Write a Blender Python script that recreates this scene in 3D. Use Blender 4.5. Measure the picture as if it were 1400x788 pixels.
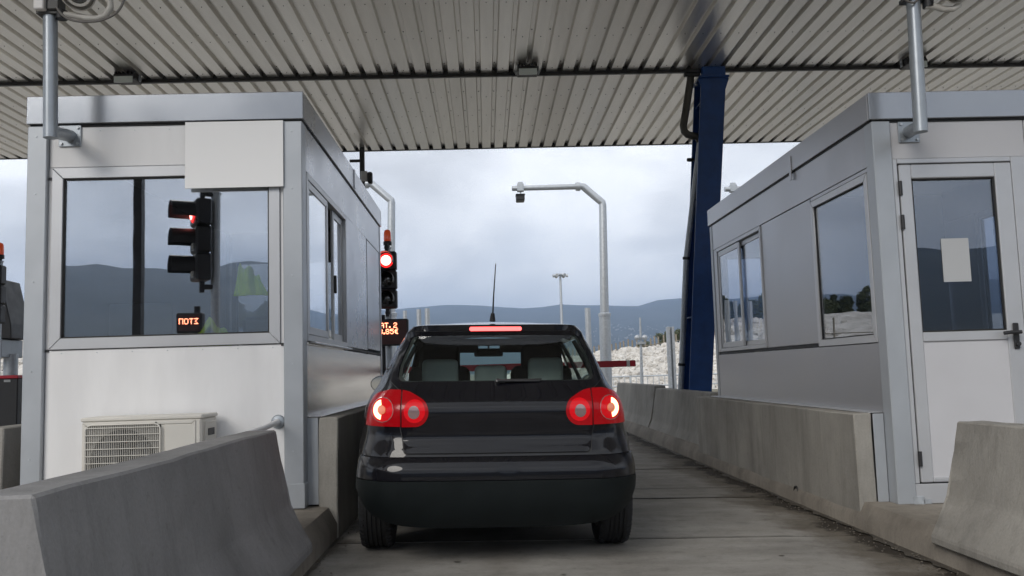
import bpy, bmesh, math, random
import numpy as np
from mathutils import Vector, Matrix, noise
from mathutils.geometry import delaunay_2d_cdt

for _o in list(bpy.data.objects):
    bpy.data.objects.remove(_o)
scene = bpy.context.scene
C = scene.collection
R = math.radians
rng = random.Random(7)

# ------------------------------------------------------------------ camera
cd = bpy.data.cameras.new('camera')
cam = bpy.data.objects.new('camera', cd)
C.objects.link(cam)
rt, dn, fw = Vector((.99913, -.02902, -.02989)), Vector((-.02698, .09618, -.995)), Vector((.03175, .99494, .09531))
m = Matrix.Identity(4)
for i in range(3):
    m[i][0], m[i][1], m[i][2] = rt[i], -dn[i], -fw[i]
m[2][3] = 1.10
cam.matrix_world = m
cd.sensor_fit = 'HORIZONTAL'
cd.sensor_width = 36
cd.lens = 36 * 1200 / 1400
cd.clip_start = .05
cd.clip_end = 30000
scene.camera = cam

# ------------------------------------------------------------------ sky
SUN_EL, SUN_AZ = R(33), R(213)            # azimuth clockwise from +Y: behind the camera, to the left
w = bpy.data.worlds.new('World')
scene.world = w
w.use_nodes = True
nt = w.node_tree
nt.nodes.clear()
def N(t, k, **kw):
    n = t.nodes.new(k)
    for a, b in kw.items():
        setattr(n, a, b)
    return n
L = nt.links.new
tc = N(nt, 'ShaderNodeTexCoord')
sky = N(nt, 'ShaderNodeTexSky', sky_type='NISHITA', sun_disc=False)
sky.sun_elevation, sky.sun_rotation = SUN_EL, SUN_AZ
mp = N(nt, 'ShaderNodeMapping')
mp.inputs['Scale'].default_value = (1, 1, 2.6)
mp.inputs['Location'].default_value = (1.3, .4, .2)
L(tc.outputs['Generated'], mp.inputs['Vector'])
n1 = N(nt, 'ShaderNodeTexNoise')
n1.inputs['Scale'].default_value = 2.3
n1.inputs['Detail'].default_value = 9
n1.inputs['Roughness'].default_value = .52
n1.inputs['Distortion'].default_value = .35
L(mp.outputs[0], n1.inputs['Vector'])
cr = N(nt, 'ShaderNodeValToRGB')           # cloud shade: slate undersides to bright tops
cr.color_ramp.elements[0].position, cr.color_ramp.elements[0].color = .36, (6.9, 7.0, 7.25, 1)
cr.color_ramp.elements[1].position, cr.color_ramp.elements[1].color = .62, (14.5, 14.8, 15.2, 1)
e_ = cr.color_ramp.elements.new(.50)
e_.color = (10.9, 11.2, 11.7, 1)
L(n1.outputs['Fac'], cr.inputs[0])
sx = N(nt, 'ShaderNodeSeparateXYZ')
L(tc.outputs['Generated'], sx.inputs[0])
hr = N(nt, 'ShaderNodeValToRGB')           # low cloud bank all round the horizon
hr.color_ramp.elements[0].position, hr.color_ramp.elements[0].color = .0, (.32, .40, .515, 1)
h2 = hr.color_ramp.elements.new(.085)
h2.color = (.75, .80, .865, 1)
hr.color_ramp.elements[1].position, hr.color_ramp.elements[1].color = .16, (1, 1, 1, 1)
n3 = N(nt, 'ShaderNodeTexNoise')
n3.inputs['Scale'].default_value = 2.1
n3.inputs['Detail'].default_value = 5
m3 = N(nt, 'ShaderNodeMapping')
m3.inputs['Location'].default_value = (3.5, 3.0, 0)
m3.inputs['Scale'].default_value = (1, 1, 2.2)
L(tc.outputs['Generated'], m3.inputs['Vector'])
L(m3.outputs[0], n3.inputs['Vector'])
za = N(nt, 'ShaderNodeMath', operation='MULTIPLY_ADD')
za.inputs[1].default_value = .55
L(n3.outputs['Fac'], za.inputs[0])
zb_ = N(nt, 'ShaderNodeMath', operation='SUBTRACT')
zb_.inputs[1].default_value = .215
L(sx.outputs['Z'], za.inputs[2])
L(za.outputs[0], zb_.inputs[0])
L(zb_.outputs[0], hr.inputs[0])
mu = N(nt, 'ShaderNodeMix', data_type='RGBA', blend_type='MULTIPLY')
mu.inputs[0].default_value = 1
L(cr.outputs[0], mu.inputs[6])
L(hr.outputs[0], mu.inputs[7])
n2 = N(nt, 'ShaderNodeTexNoise')           # gaps where a little blue shows
n2.inputs['Scale'].default_value = 3.1
n2.inputs['Detail'].default_value = 6
L(mp.outputs[0], n2.inputs['Vector'])
gr = N(nt, 'ShaderNodeMapRange')
gr.inputs[1].default_value, gr.inputs[2].default_value = .25, .40
gr.inputs[3].default_value, gr.inputs[4].default_value = .78, 1
L(n2.outputs['Fac'], gr.inputs[0])
mx = N(nt, 'ShaderNodeMix', data_type='RGBA')
L(gr.outputs[0], mx.inputs[0])
L(sky.outputs[0], mx.inputs[6])
L(mu.outputs[2], mx.inputs[7])
bg = N(nt, 'ShaderNodeBackground')
bg.inputs['Strength'].default_value = .074
L(mx.outputs[2], bg.inputs['Color'])
wo = N(nt, 'ShaderNodeOutputWorld')
L(bg.outputs[0], wo.inputs['Surface'])

# ------------------------------------------------------------------ sun, exposure
sd = bpy.data.lights.new('sun', 'SUN')
sd.energy = 1.9
sd.angle = R(32)
sd.color = (1, .95, .88)
so = bpy.data.objects.new('sun', sd)
C.objects.link(so)
sdir = Vector((math.sin(SUN_AZ) * math.cos(SUN_EL), math.cos(SUN_AZ) * math.cos(SUN_EL), math.sin(SUN_EL)))
so.rotation_euler = sdir.to_track_quat('Z', 'Y').to_euler()
scene.view_settings.view_transform = 'Standard'
scene.view_settings.look = 'None'
scene.view_settings.gamma = 1
scene.view_settings.exposure = .38

# ------------------------------------------------------------------ helpers
ROOT = {}
class MB:
    """collects shapes into one mesh"""
    def __init__(s):
        s.bm = bmesh.new()
    def box(s, x0, x1, y0, y1, z0, z1, bev=0, seg=1):
        v = [s.bm.verts.new((x, y, z)) for z in (z0, z1) for y in (y0, y1) for x in (x0, x1)]
        fs = [s.bm.faces.new([v[i] for i in q]) for q in ((0, 2, 3, 1), (4, 5, 7, 6), (0, 1, 5, 4), (2, 6, 7, 3), (0, 4, 6, 2), (1, 3, 7, 5))]
        if bev:
            es = list({e for f in fs for e in f.edges})
            bmesh.ops.bevel(s.bm, geom=es, offset=bev, segments=seg, profile=.5, affect='EDGES')
        return s
    def cyl(s, p, q, r0, r1=None, n=16, cap=True):
        r1 = r0 if r1 is None else r1
        n = max(n, 14) if n >= 10 else n
        p, q = Vector(p), Vector(q)
        d = (q - p).normalized()
        a = d.orthogonal().normalized()
        b = d.cross(a)
        A, B = [], []
        for i in range(n):
            t = 2 * math.pi * i / n
            o = a * math.cos(t) + b * math.sin(t)
            A.append(s.bm.verts.new(p + o * r0))
            B.append(s.bm.verts.new(q + o * r1))
        for i in range(n):
            j = (i + 1) % n
            s.bm.faces.new((A[i], A[j], B[j], B[i]))
        if cap:
            s.bm.faces.new(A[::-1])
            s.bm.faces.new(B)
        return s
    def tube(s, pts, r, n=12, closed=False, cap=True):
        pts = [Vector(p) for p in pts]
        n = max(n, 14) if n >= 10 else n
        K = len(pts)
        rr = r if hasattr(r, '__len__') else [r] * K
        rings, nrm = [], None
        for i, p in enumerate(pts):
            a = pts[(i - 1) % K] if (closed or i) else p
            b = pts[(i + 1) % K] if (closed or i < K - 1) else p
            t = (b - a).normalized()
            if nrm is None:
                nrm = t.orthogonal().normalized()
            else:
                nrm = (nrm - t * nrm.dot(t)).normalized()
            bi = t.cross(nrm)
            k = 1.0
            if (closed or 0 < i < K - 1):
                c = (p - a).normalized().dot(t)
                k = 1 / max(.5, c)
            rings.append([s.bm.verts.new(p + (nrm * math.cos(2 * math.pi * j / n) + bi * math.sin(2 * math.pi * j / n)) * rr[i]) for j in range(n)])
        for i in range(K if closed else K - 1):
            A, B = rings[i], rings[(i + 1) % K]
            for j in range(n):
                s.bm.faces.new((A[j], A[(j + 1) % n], B[(j + 1) % n], B[j]))
        if cap and not closed:
            s.bm.faces.new(rings[0][::-1])
            s.bm.faces.new(rings[-1])
        return s
    def prism(s, poly, axis, a0, a1, bev=0):
        def P(u, v, a):
            return {'x': (a, u, v), 'y': (u, a, v), 'z': (u, v, a)}[axis]
        A = [s.bm.verts.new(P(u, v, a0)) for u, v in poly]
        B = [s.bm.verts.new(P(u, v, a1)) for u, v in poly]
        n = len(poly)
        fs = [s.bm.faces.new((A[i], A[(i + 1) % n], B[(i + 1) % n], B[i])) for i in range(n)]
        fs += [s.bm.faces.new(A[::-1]), s.bm.faces.new(B)]
        if bev:
            es = list({e for f in fs for e in f.edges})
            bmesh.ops.bevel(s.bm, geom=es, offset=bev, segments=1, profile=.5, affect='EDGES')
        return s
    def lathe(s, prof, c, ax, n=24, closed=False, arc=None):
        c, ax = Vector(c), Vector(ax).normalized()
        a = ax.orthogonal().normalized()
        if abs(ax.z) < .5:
            a = (Vector((0, 0, 1)) - ax * ax.z).normalized()
        b = ax.cross(a)
        full = arc is None
        m_ = n if full else n + 1
        t0, t1 = (0, 2 * math.pi) if full else arc
        rings = []
        for i in range(m_):
            t = t0 + (t1 - t0) * i / n
            o = a * math.cos(t) + b * math.sin(t)
            rings.append([s.bm.verts.new(c + ax * h + o * max(r, 1e-4)) for r, h in prof])
        for i in range(n):
            A, B = rings[i], rings[(i + 1) % m_]
            for j in range(len(prof) if closed else len(prof) - 1):
                k = (j + 1) % len(prof)
                s.bm.faces.new((A[j], B[j], B[k], A[k]))
        return s
    def grid(s, P):
        V = [[s.bm.verts.new(p) for p in row] for row in P]
        for i in range(len(V) - 1):
            for j in range(len(V[0]) - 1):
                s.bm.faces.new((V[i][j], V[i][j + 1], V[i + 1][j + 1], V[i + 1][j]))
        return s
    def rough(s, amp, scale=3.0, cuts=0, seed=0.):
        """break up flat faces so cast concrete is not perfectly true"""
        if cuts:
            bmesh.ops.subdivide_edges(s.bm, edges=s.bm.edges[:], cuts=cuts, use_grid_fill=True)
        for v in s.bm.verts:
            q = v.co * scale + Vector((seed, seed, seed))
            v.co += Vector((noise.noise(q), noise.noise(q + Vector((9, 3, 1))), noise.noise(q + Vector((2, 7, 5))))) * amp
        return s
    def done(s, name, mat, parent=None, smooth=28, local=False, fix=True):
        if fix:
            bmesh.ops.recalc_face_normals(s.bm, faces=s.bm.faces[:])
        me = bpy.data.meshes.new(name)
        s.bm.to_mesh(me)
        s.bm.free()
        return link(name, me, mat, parent, smooth, local)
def link(name, me, mat, parent=None, smooth=28, local=False):
    if mat:
        me.materials.append(mat)
    if smooth:
        me.polygons.foreach_set('use_smooth', [True] * len(me.polygons))
        me.set_sharp_from_angle(angle=R(smooth))
    o = bpy.data.objects.new(name, me)
    C.objects.link(o)
    if parent:
        o.parent = parent
        root = parent
        while root.parent:
            root = root.parent
        ROOT[o.name] = root.name
        if not local:
            me.transform(Matrix.Translation(-root.location))
    return o
def tag(o, label=None, cat=None, group=None, kind=None):
    for k, v in (('label', label), ('category', cat), ('group', group), ('kind', kind)):
        if v:
            o[k] = v
    return o
def thing(name, label, cat, loc, group=None, rz=0):
    o = bpy.data.objects.new(name, None)
    o.empty_display_size = .2
    C.objects.link(o)
    o.location = loc
    o.rotation_euler = (0, 0, rz)
    return tag(o, label, cat, group)
def dup(root, loc, label, rz=None, group=None, scale=None):
    def cp(o, p):
        c = o.copy()
        C.objects.link(c)
        if p:
            c.parent = p
        for ch in o.children:
            cp(ch, c)
        return c
    r = cp(root, None)
    r.location = loc
    if rz is not None:
        r.rotation_euler = (0, 0, rz)
    if scale:
        r.scale = scale
    r['label'] = label
    if group:
        r['group'] = group
    return r

# ------------------------------------------------------------------ materials
def mat(name, col, rough=.5, metal=0, var=0, vscale=4, bump=0, bscale=40, coat=0, spec=.5, emit=None, estr=1, stretch=(1, 1, 1), alt=None, rvar=0):
    m_ = bpy.data.materials.new(name)
    m_.use_nodes = True
    t = m_.node_tree
    b = t.nodes['Principled BSDF']
    b.inputs['Base Color'].default_value = (*col, 1)
    b.inputs['Roughness'].default_value = rough
    b.inputs['Metallic'].default_value = metal
    b.inputs['Coat Weight'].default_value = coat
    b.inputs['Coat Roughness'].default_value = .04
    b.inputs['Specular IOR Level'].default_value = spec
    if emit:
        b.inputs['Emission Color'].default_value = (*emit, 1)
        b.inputs['Emission Strength'].default_value = estr
    if var or bump or rvar:
        tc = N(t, 'ShaderNodeTexCoord')
        mp = N(t, 'ShaderNodeMapping')
        mp.inputs['Scale'].default_value = stretch
        t.links.new(tc.outputs['Object'], mp.inputs[0])
    if var or rvar:
        n = N(t, 'ShaderNodeTexNoise')
        n.inputs['Scale'].default_value = vscale
        n.inputs['Detail'].default_value = 8
        n.inputs['Roughness'].default_value = .62
        t.links.new(mp.outputs[0], n.inputs['Vector'])
    if var:
        mr = N(t, 'ShaderNodeMapRange')
        mr.inputs[1].default_value, mr.inputs[2].default_value = .34, .66
        t.links.new(n.outputs['Fac'], mr.inputs[0])
        mx = N(t, 'ShaderNodeMix', data_type='RGBA')
        lo = alt or tuple(c * (1 - var) for c in col)
        hi = tuple(min(1, c * (1 + var * .5)) for c in col) if not alt else col
        mx.inputs[6].default_value = (*lo, 1)
        mx.inputs[7].default_value = (*hi, 1)
        t.links.new(mr.outputs[0], mx.inputs[0])
        t.links.new(mx.outputs[2], b.inputs['Base Color'])
    if rvar:
        m2 = N(t, 'ShaderNodeMapRange')
        m2.inputs[1].default_value, m2.inputs[2].default_value = .3, .7
        m2.inputs[3].default_value, m2.inputs[4].default_value = max(.02, rough - rvar), rough + rvar
        t.links.new(n.outputs['Fac'], m2.inputs[0])
        t.links.new(m2.outputs[0], b.inputs['Roughness'])
    if bump:
        n2 = N(t, 'ShaderNodeTexNoise')
        n2.inputs['Scale'].default_value = bscale
        n2.inputs['Detail'].default_value = 6
        n2.inputs['Roughness'].default_value = .65
        t.links.new(mp.outputs[0], n2.inputs['Vector'])
        bp = N(t, 'ShaderNodeBump')
        bp.inputs['Strength'].default_value = bump
        bp.inputs['Distance'].default_value = .01
        t.links.new(n2.outputs['Fac'], bp.inputs['Height'])
        t.links.new(bp.outputs[0], b.inputs['Normal'])
    return m_

def concrete(name, col, alt, streak=(1, 1, .35), stain=.82, scale=2.2, bump=.35):
    """cast concrete: cloudy tone, runs, pitting and dark specks"""
    m_ = mat(name, col, .85, var=.2, vscale=scale, bump=bump, bscale=55, stretch=streak, alt=alt, spec=.25)
    t = m_.node_tree
    b = t.nodes['Principled BSDF']
    src = b.inputs['Base Color'].links[0].from_socket
    tc = N(t, 'ShaderNodeTexCoord')
    v = N(t, 'ShaderNodeTexNoise')
    v.inputs['Scale'].default_value = 26
    v.inputs['Detail'].default_value = 5
    v.inputs['Roughness'].default_value = .7
    t.links.new(tc.outputs['Object'], v.inputs['Vector'])
    r = N(t, 'ShaderNodeMapRange')
    r.inputs[1].default_value, r.inputs[2].default_value = .30, .40
    r.inputs[3].default_value, r.inputs[4].default_value = stain, 1
    t.links.new(v.outputs['Fac'], r.inputs[0])
    def layer(sc, stretch, lo, hi, dark, bright=1):
        nonlocal src
        mp = N(t, 'ShaderNodeMapping')
        mp.inputs['Scale'].default_value = stretch
        t.links.new(tc.outputs['Object'], mp.inputs[0])
        q = N(t, 'ShaderNodeTexNoise')
        q.inputs['Scale'].default_value = sc
        q.inputs['Detail'].default_value = 4
        q.inputs['Roughness'].default_value = .7
        t.links.new(mp.outputs[0], q.inputs['Vector'])
        k = N(t, 'ShaderNodeMapRange')
        k.inputs[1].default_value, k.inputs[2].default_value = lo, hi
        k.inputs[3].default_value, k.inputs[4].default_value = dark, bright
        t.links.new(q.outputs['Fac'], k.inputs[0])
        mx = N(t, 'ShaderNodeMix', data_type='RGBA', blend_type='MULTIPLY')
        mx.inputs[0].default_value = 1
        t.links.new(src, mx.inputs[6])
        t.links.new(k.outputs[0], mx.inputs[7])
        src = mx.outputs[2]
    mx = N(t, 'ShaderNodeMix', data_type='RGBA', blend_type='MULTIPLY')
    mx.inputs[0].default_value = 1
    t.links.new(src, mx.inputs[6])
    t.links.new(r.outputs[0], mx.inputs[7])
    src = mx.outputs[2]
    layer(5, (1.6, 1.6, .16), .30, .50, .80)          # runs down the face
    layer(75, (1, 1, 1), .35, .65, .93, 1.05)         # sand and aggregate
    layer(.9, (1, 1, 1), .34, .52, .80)               # broad soiling
    layer(14, (1, 1, 1), .22, .31, .6)               # blow holes and specks
    t.links.new(src, b.inputs['Base Color'])
    return m_

M_road = concrete('lane_concrete', (.315, .303, .28), (.245, .233, .212), streak=(.8, 3, 1), stain=.8, scale=1.5, bump=.5)
def road_stains(m_):
    """dirt lying along the kerbs, dulled wheel paths, an oily line between them"""
    t = m_.node_tree
    b = t.nodes['Principled BSDF']
    tc = N(t, 'ShaderNodeTexCoord')
    sp = N(t, 'ShaderNodeSeparateXYZ')
    t.links.new(tc.outputs['Object'], sp.inputs[0])
    nz = N(t, 'ShaderNodeTexNoise')
    nz.inputs['Scale'].default_value = 1.7
    nz.inputs['Detail'].default_value = 9
    nz.inputs['Roughness'].default_value = .68
    t.links.new(tc.outputs['Object'], nz.inputs['Vector'])
    def band(centre, half, soft, amp, to):
        """1 inside |x - centre| < half, wandering with the noise; multiplies towards colour 'to'"""
        a = N(t, 'ShaderNodeMath', operation='SUBTRACT'); a.inputs[1].default_value = centre
        t.links.new(sp.outputs['X'], a.inputs[0])
        c = N(t, 'ShaderNodeMath', operation='ABSOLUTE'); t.links.new(a.outputs[0], c.inputs[0])
        d = N(t, 'ShaderNodeMath', operation='MULTIPLY_ADD'); d.inputs[1].default_value = -amp
        t.links.new(nz.outputs['Fac'], d.inputs[0]); t.links.new(c.outputs[0], d.inputs[2])
        r = N(t, 'ShaderNodeMapRange', interpolation_type='SMOOTHSTEP')
        r.inputs[1].default_value, r.inputs[2].default_value = half - amp * .5 + soft, half - amp * .5 - soft
        r.inputs[3].default_value, r.inputs[4].default_value = 0, 1
        t.links.new(d.outputs[0], r.inputs[0])
        mx = N(t, 'ShaderNodeMix', data_type='RGBA', blend_type='MULTIPLY')
        src = b.inputs['Base Color'].links[0].from_socket
        t.links.new(r.outputs[0], mx.inputs[0]); t.links.new(src, mx.inputs[6])
        mx.inputs[7].default_value = (*to, 1)
        t.links.new(mx.outputs[2], b.inputs['Base Color'])
    band(-.72, .16, .22, .5, (.80, .79, .78))
    band(.80, .16, .22, .5, (.80, .79, .78))
    band(.04, .10, .2, .8, (.74, .72, .70))
    band(2.62, .50, .16, 1.1, (.52, .48, .43))
    band(2.60, .24, .05, .9, (.27, .25, .23))
    band(-1.12, .12, .08, .7, (.45, .42, .39))
road_stains(M_road)
M_conc = concrete('parapet_concrete', (.34, .325, .295), (.245, .234, .212))
M_concd = concrete('barrier_concrete', (.225, .222, .222), (.175, .173, .172))
M_isl = concrete('island_concrete', (.27, .245, .21), (.18, .16, .135), streak=(1, 1, 1))
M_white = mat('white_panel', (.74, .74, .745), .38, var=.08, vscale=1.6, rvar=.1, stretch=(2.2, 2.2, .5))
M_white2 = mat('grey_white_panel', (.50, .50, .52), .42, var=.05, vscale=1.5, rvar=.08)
M_sign = mat('sign_white', (.84, .84, .84), .5)
M_post = mat('grey_profile', (.40, .425, .455), .38, metal=.35, var=.08, vscale=2, rvar=.06)
M_fasc = mat('roof_fascia_grey', (.34, .36, .39), .22, metal=.55, var=.06, vscale=1.2, rvar=.05)
M_alu = mat('aluminium_frame', (.50, .51, .53), .36, metal=.4, var=.05, vscale=3)
M_side = mat('silver_cladding', (.40, .41, .44), .30, metal=.75, var=.05, vscale=1.5, rvar=.06)
M_sider = mat('matt_silver_cladding', (.39, .39, .405), .36, metal=.75, var=.05, vscale=1.2, rvar=.05)
M_steel = mat('brushed_steel', (.52, .50, .48), .22, metal=1, var=.08, vscale=2, bump=.06, bscale=30, stretch=(1, .3, 6), rvar=.06)
M_dark = mat('black_plastic', (.018, .018, .02), .45, rvar=.08, vscale=8)
M_seal = mat('black_rubber', (.012, .012, .012), .6)
M_galv = mat('galvanised_steel', (.48, .51, .54), .42, metal=.55, var=.16, vscale=22, rvar=.1)
M_pipe = mat('pole_grey', (.33, .36, .39), .34, metal=.5, var=.08, vscale=10)
M_blue = mat('column_blue_paint', (.011, .058, .22), .36, var=.2, vscale=5, rvar=.08)
M_inner = mat('booth_interior', (.10, .10, .105), .7)
M_intw = mat('booth_interior_white', (.45, .45, .46), .6)
M_beige = mat('ac_casing', (.62, .60, .55), .45, var=.06, vscale=3)
M_vest = mat('hi_vis_fabric', (.58, .88, .03), .8, var=.15, vscale=20)
M_paper = mat('paper', (.42, .43, .44), .8)
M_tile_red = mat('red_lacquer', (.48, .012, .03), .4, var=.15, vscale=6)
M_wht = mat('white_lacquer', (.72, .70, .68), .4, var=.12, vscale=6)
M_orange = mat('beacon_plastic', (.62, .08, .02), .2, emit=(.9, .1, .02), estr=.12, coat=.5)
M_redlit = mat('signal_red_lens', (.5, .01, .01), .3, emit=(1, .02, .02), estr=1.3)
M_redcore = mat('signal_red_core', (.9, .3, .25), .3, emit=(1, .30, .25), estr=6)
M_lensoff = mat('signal_lens_dark', (.02, .022, .02), .15, coat=1)
M_ledtxt = mat('led_orange', (.8, .2, .1), .4, emit=(1, .30, .16), estr=4.5)
M_ledface = mat('led_face_glow_tint', (.075, .022, .018), .35, coat=.2)  # brown-red glow of the lit characters is put into the face colour
M_rock = mat('white_gravel', (.63, .61, .575), .9, var=.5, vscale=1.6, bump=1, bscale=4, alt=(.36, .335, .30))
M_ground = mat('dry_ground', (.20, .18, .14), .95, var=.35, vscale=.05, alt=(.09, .085, .05))
M_hill = mat('scrub_hillside', (.045, .05, .045), 1, var=.6, vscale=.011, alt=(.018, .024, .02), spec=.1)
M_wood = mat('weathered_wood', (.23, .20, .155), .85, var=.3, vscale=6)
M_bark = mat('bark', (.10, .075, .05), .9, var=.3, vscale=12, bump=.5)
M_house = mat('house_walls', (.30, .30, .30), .8)

def sheet_mat():
    m_ = mat('roof_sheet_metal', (.88, .86, .82), .30, metal=.88, var=.1, vscale=1.1, stretch=(3, .25, 1), rvar=.03, alt=(.76, .74, .70))
    t = m_.node_tree
    b = t.nodes['Principled BSDF']
    src = b.inputs['Base Color'].links[0].from_socket
    oi = N(t, 'ShaderNodeObjectInfo')
    r = N(t, 'ShaderNodeMapRange')
    r.inputs[3].default_value, r.inputs[4].default_value = .86, 1.06
    t.links.new(oi.outputs['Random'], r.inputs[0])
    mx = N(t, 'ShaderNodeMix', data_type='RGBA', blend_type='MULTIPLY')
    mx.inputs[0].default_value = 1
    t.links.new(src, mx.inputs[6])
    t.links.new(r.outputs[0], mx.inputs[7])
    t.links.new(mx.outputs[2], b.inputs['Base Color'])
    return m_
M_sheet = sheet_mat()

def glass(name, tint, f0, wob=0):
    m_ = bpy.data.materials.new(name)
    m_.use_nodes = True
    t = m_.node_tree
    t.nodes.clear()
    o = N(t, 'ShaderNodeOutputMaterial')
    tr = N(t, 'ShaderNodeBsdfTransparent')
    tr.inputs[0].default_value = (*tint, 1)
    gl = N(t, 'ShaderNodeBsdfGlossy')
    gl.inputs['Roughness'].default_value = 0.0
    gl.inputs['Color'].default_value = (.95, .97, 1, 1)
    # Schlick reflectance, the same from both sides of a thin pane
    ge = N(t, 'ShaderNodeNewGeometry')
    dt = N(t, 'ShaderNodeVectorMath', operation='DOT_PRODUCT')
    t.links.new(ge.outputs['Incoming'], dt.inputs[0])
    t.links.new(ge.outputs['Normal'], dt.inputs[1])
    ab = N(t, 'ShaderNodeMath', operation='ABSOLUTE')
    t.links.new(dt.outputs['Value'], ab.inputs[0])
    om = N(t, 'ShaderNodeMath', operation='SUBTRACT')
    om.inputs[0].default_value = 1
    t.links.new(ab.outputs[0], om.inputs[1])
    pw = N(t, 'ShaderNodeMath', operation='POWER')
    pw.inputs[1].default_value = 5
    t.links.new(om.outputs[0], pw.inputs[0])
    fr = N(t, 'ShaderNodeMath', operation='MULTIPLY_ADD')
    fr.inputs[1].default_value = 1 - f0
    fr.inputs[2].default_value = f0
    t.links.new(pw.outputs[0], fr.inputs[0])
    mx = N(t, 'ShaderNodeMixShader')
    t.links.new(fr.outputs[0], mx.inputs[0])
    t.links.new(tr.outputs[0], mx.inputs[1])
    t.links.new(gl.outputs[0], mx.inputs[2])
    t.links.new(mx.outputs[0], o.inputs[0])
    if wob:
        tc = N(t, 'ShaderNodeTexCoord')
        n = N(t, 'ShaderNodeTexNoise')
        n.inputs['Scale'].default_value = 1.6
        t.links.new(tc.outputs['Object'], n.inputs['Vector'])
        bp = N(t, 'ShaderNodeBump')
        bp.inputs['Strength'].default_value = wob
        bp.inputs['Distance'].default_value = .01
        t.links.new(n.outputs['Fac'], bp.inputs['Height'])
        t.links.new(bp.outputs[0], gl.inputs['Normal'])
    return m_
M_glass = glass('coated_booth_glass', (.96, .98, 1.0), .45, .06)
M_cglass = glass('car_glass', (.76, .85, .82), .035)

M_glass2 = glass('darker_booth_glass', (.70, .74, .80), .17, .06)

def leaf_mat(name, a, b_):
    m_ = mat(name, a, .6, spec=.3)
    t = m_.node_tree
    b = t.nodes['Principled BSDF']
    g = N(t, 'ShaderNodeNewGeometry')
    mx = N(t, 'ShaderNodeMix', data_type='RGBA')
    mx.inputs[6].default_value = (*a, 1)
    mx.inputs[7].default_value = (*b_, 1)
    t.links.new(g.outputs['Random Per Island'], mx.inputs[0])
    t.links.new(mx.outputs[2], b.inputs['Base Color'])
    return m_
M_leaf = leaf_mat('olive_leaves', (.035, .05, .02), (.10, .11, .05))

# ================================================================== SETTING
def zr(x):                                 # the lane falls towards the right for drainage
    return -.02 * x
# ground sheet out to the horizon
b = MB()
rings = [0, 40, 90, 200, 500, 1200, 3000, 6200]
P = []
for r_ in rings:
    P.append([(r_ * math.cos(2 * math.pi * k / 48), r_ * math.sin(2 * math.pi * k / 48), -.32) for k in range(49)])
b.grid(P)
bmesh.ops.remove_doubles(b.bm, verts=b.bm.verts[:], dist=.001)
tag(b.done('ground', M_ground), kind='structure')

# road bed; the toll lane itself is cast in slabs on it
prof = [(-48, .07), (-3.45, .07), (-1.3, .01), (-1.25, zr(-1.25) - .035), (2.75, zr(2.75) - .035), (2.8, -.07), (4.9, -.09), (48, -.14)]
b = MB()
b.grid([[(x, y, z) for x, z in prof] for y in (-12, 0, 12, 24, 39)])
b.grid([[(x, y, z) for x, z in ((-48, .07), (-48, -.5))] for y in (-12, 39)])
b.grid([[(x, y, z) for x, z in ((48, -.14), (48, -.5))] for y in (-12, 39)])
b.grid([[(x, 39, z) for x, z in prof], [(x, 39, -.5) for x, z in prof]])
b.grid([[(x, -12, z) for x, z in prof], [(x, -12, -.5) for x, z in prof]])
road = tag(b.done('road', M_road), kind='structure')
js = [-3.2, -1.4, .4, 2.25, 4.05, 5.9, 7.72, 8.35, 10.0, 11.8, 13.6, 15.4, 17.2, 19, 20.8, 22.6, 24.4, 26.2, 28, 30, 32, 34, 36, 38.9]
for k in range(len(js) - 1):
    b = MB()
    g = .014 + .008 * rng.random()
    dz = rng.uniform(-.002, .002)
    y0, y1 = js[k] + g, js[k + 1] - g
    nx, ny = 16, 8
    P = []
    for j in range(ny + 1):
        y = y0 + (y1 - y0) * j / ny
        P.append([(-1.2 + 3.9 * i / nx, y, zr(-1.2 + 3.9 * i / nx) + dz + .003 * noise.noise(Vector((i * .4, y, 3)))) for i in range(nx + 1)])
    b.grid(P)
    for row, yy in ((P[0], y0), (P[-1], y1)):
        b.grid([row, [(x, yy - (.012 if yy == y1 else -.012), z - .034) for x, y, z in row]])
    b.done('concrete_slab', M_road, road)

# toll islands: kerb face, chamfer, flat top
def island(x0, x1, z0r, z1r, h0, h1, y0, y1):
    prof = [(x0, z0r - .3), (x0, h0 - .11), (x0 + .055, h0 - .005), (x0 + .07, h0), (x1 - .07, h1), (x1 - .055, h1 - .005), (x1, h1 - .11), (x1, z1r - .3)]
    b = MB()
    ny = 60
    P = []
    for j in range(ny + 1):
        y = y0 + (y1 - y0) * j / ny
        P.append([(x + .006 * noise.noise(Vector((x * 3, y * 1.3, 1))), y, z + .005 * noise.noise(Vector((x * 3, y * 1.7, 5)))) for x, z in prof])
    b.grid(P)
    b.bm.faces.new([b.bm.verts.new(p) for p in P[0]])
    b.bm.faces.new([b.bm.verts.new(p) for p in P[-1]])
    return tag(b.done('traffic_island', M_isl), kind='structure')
island(-3.45, -1.03, .07, .02, .262, .235, 1.6, 25.5)
island(2.53, 5.0, -.05, -.1, .135, .085, 1.6, 25.5)

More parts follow.
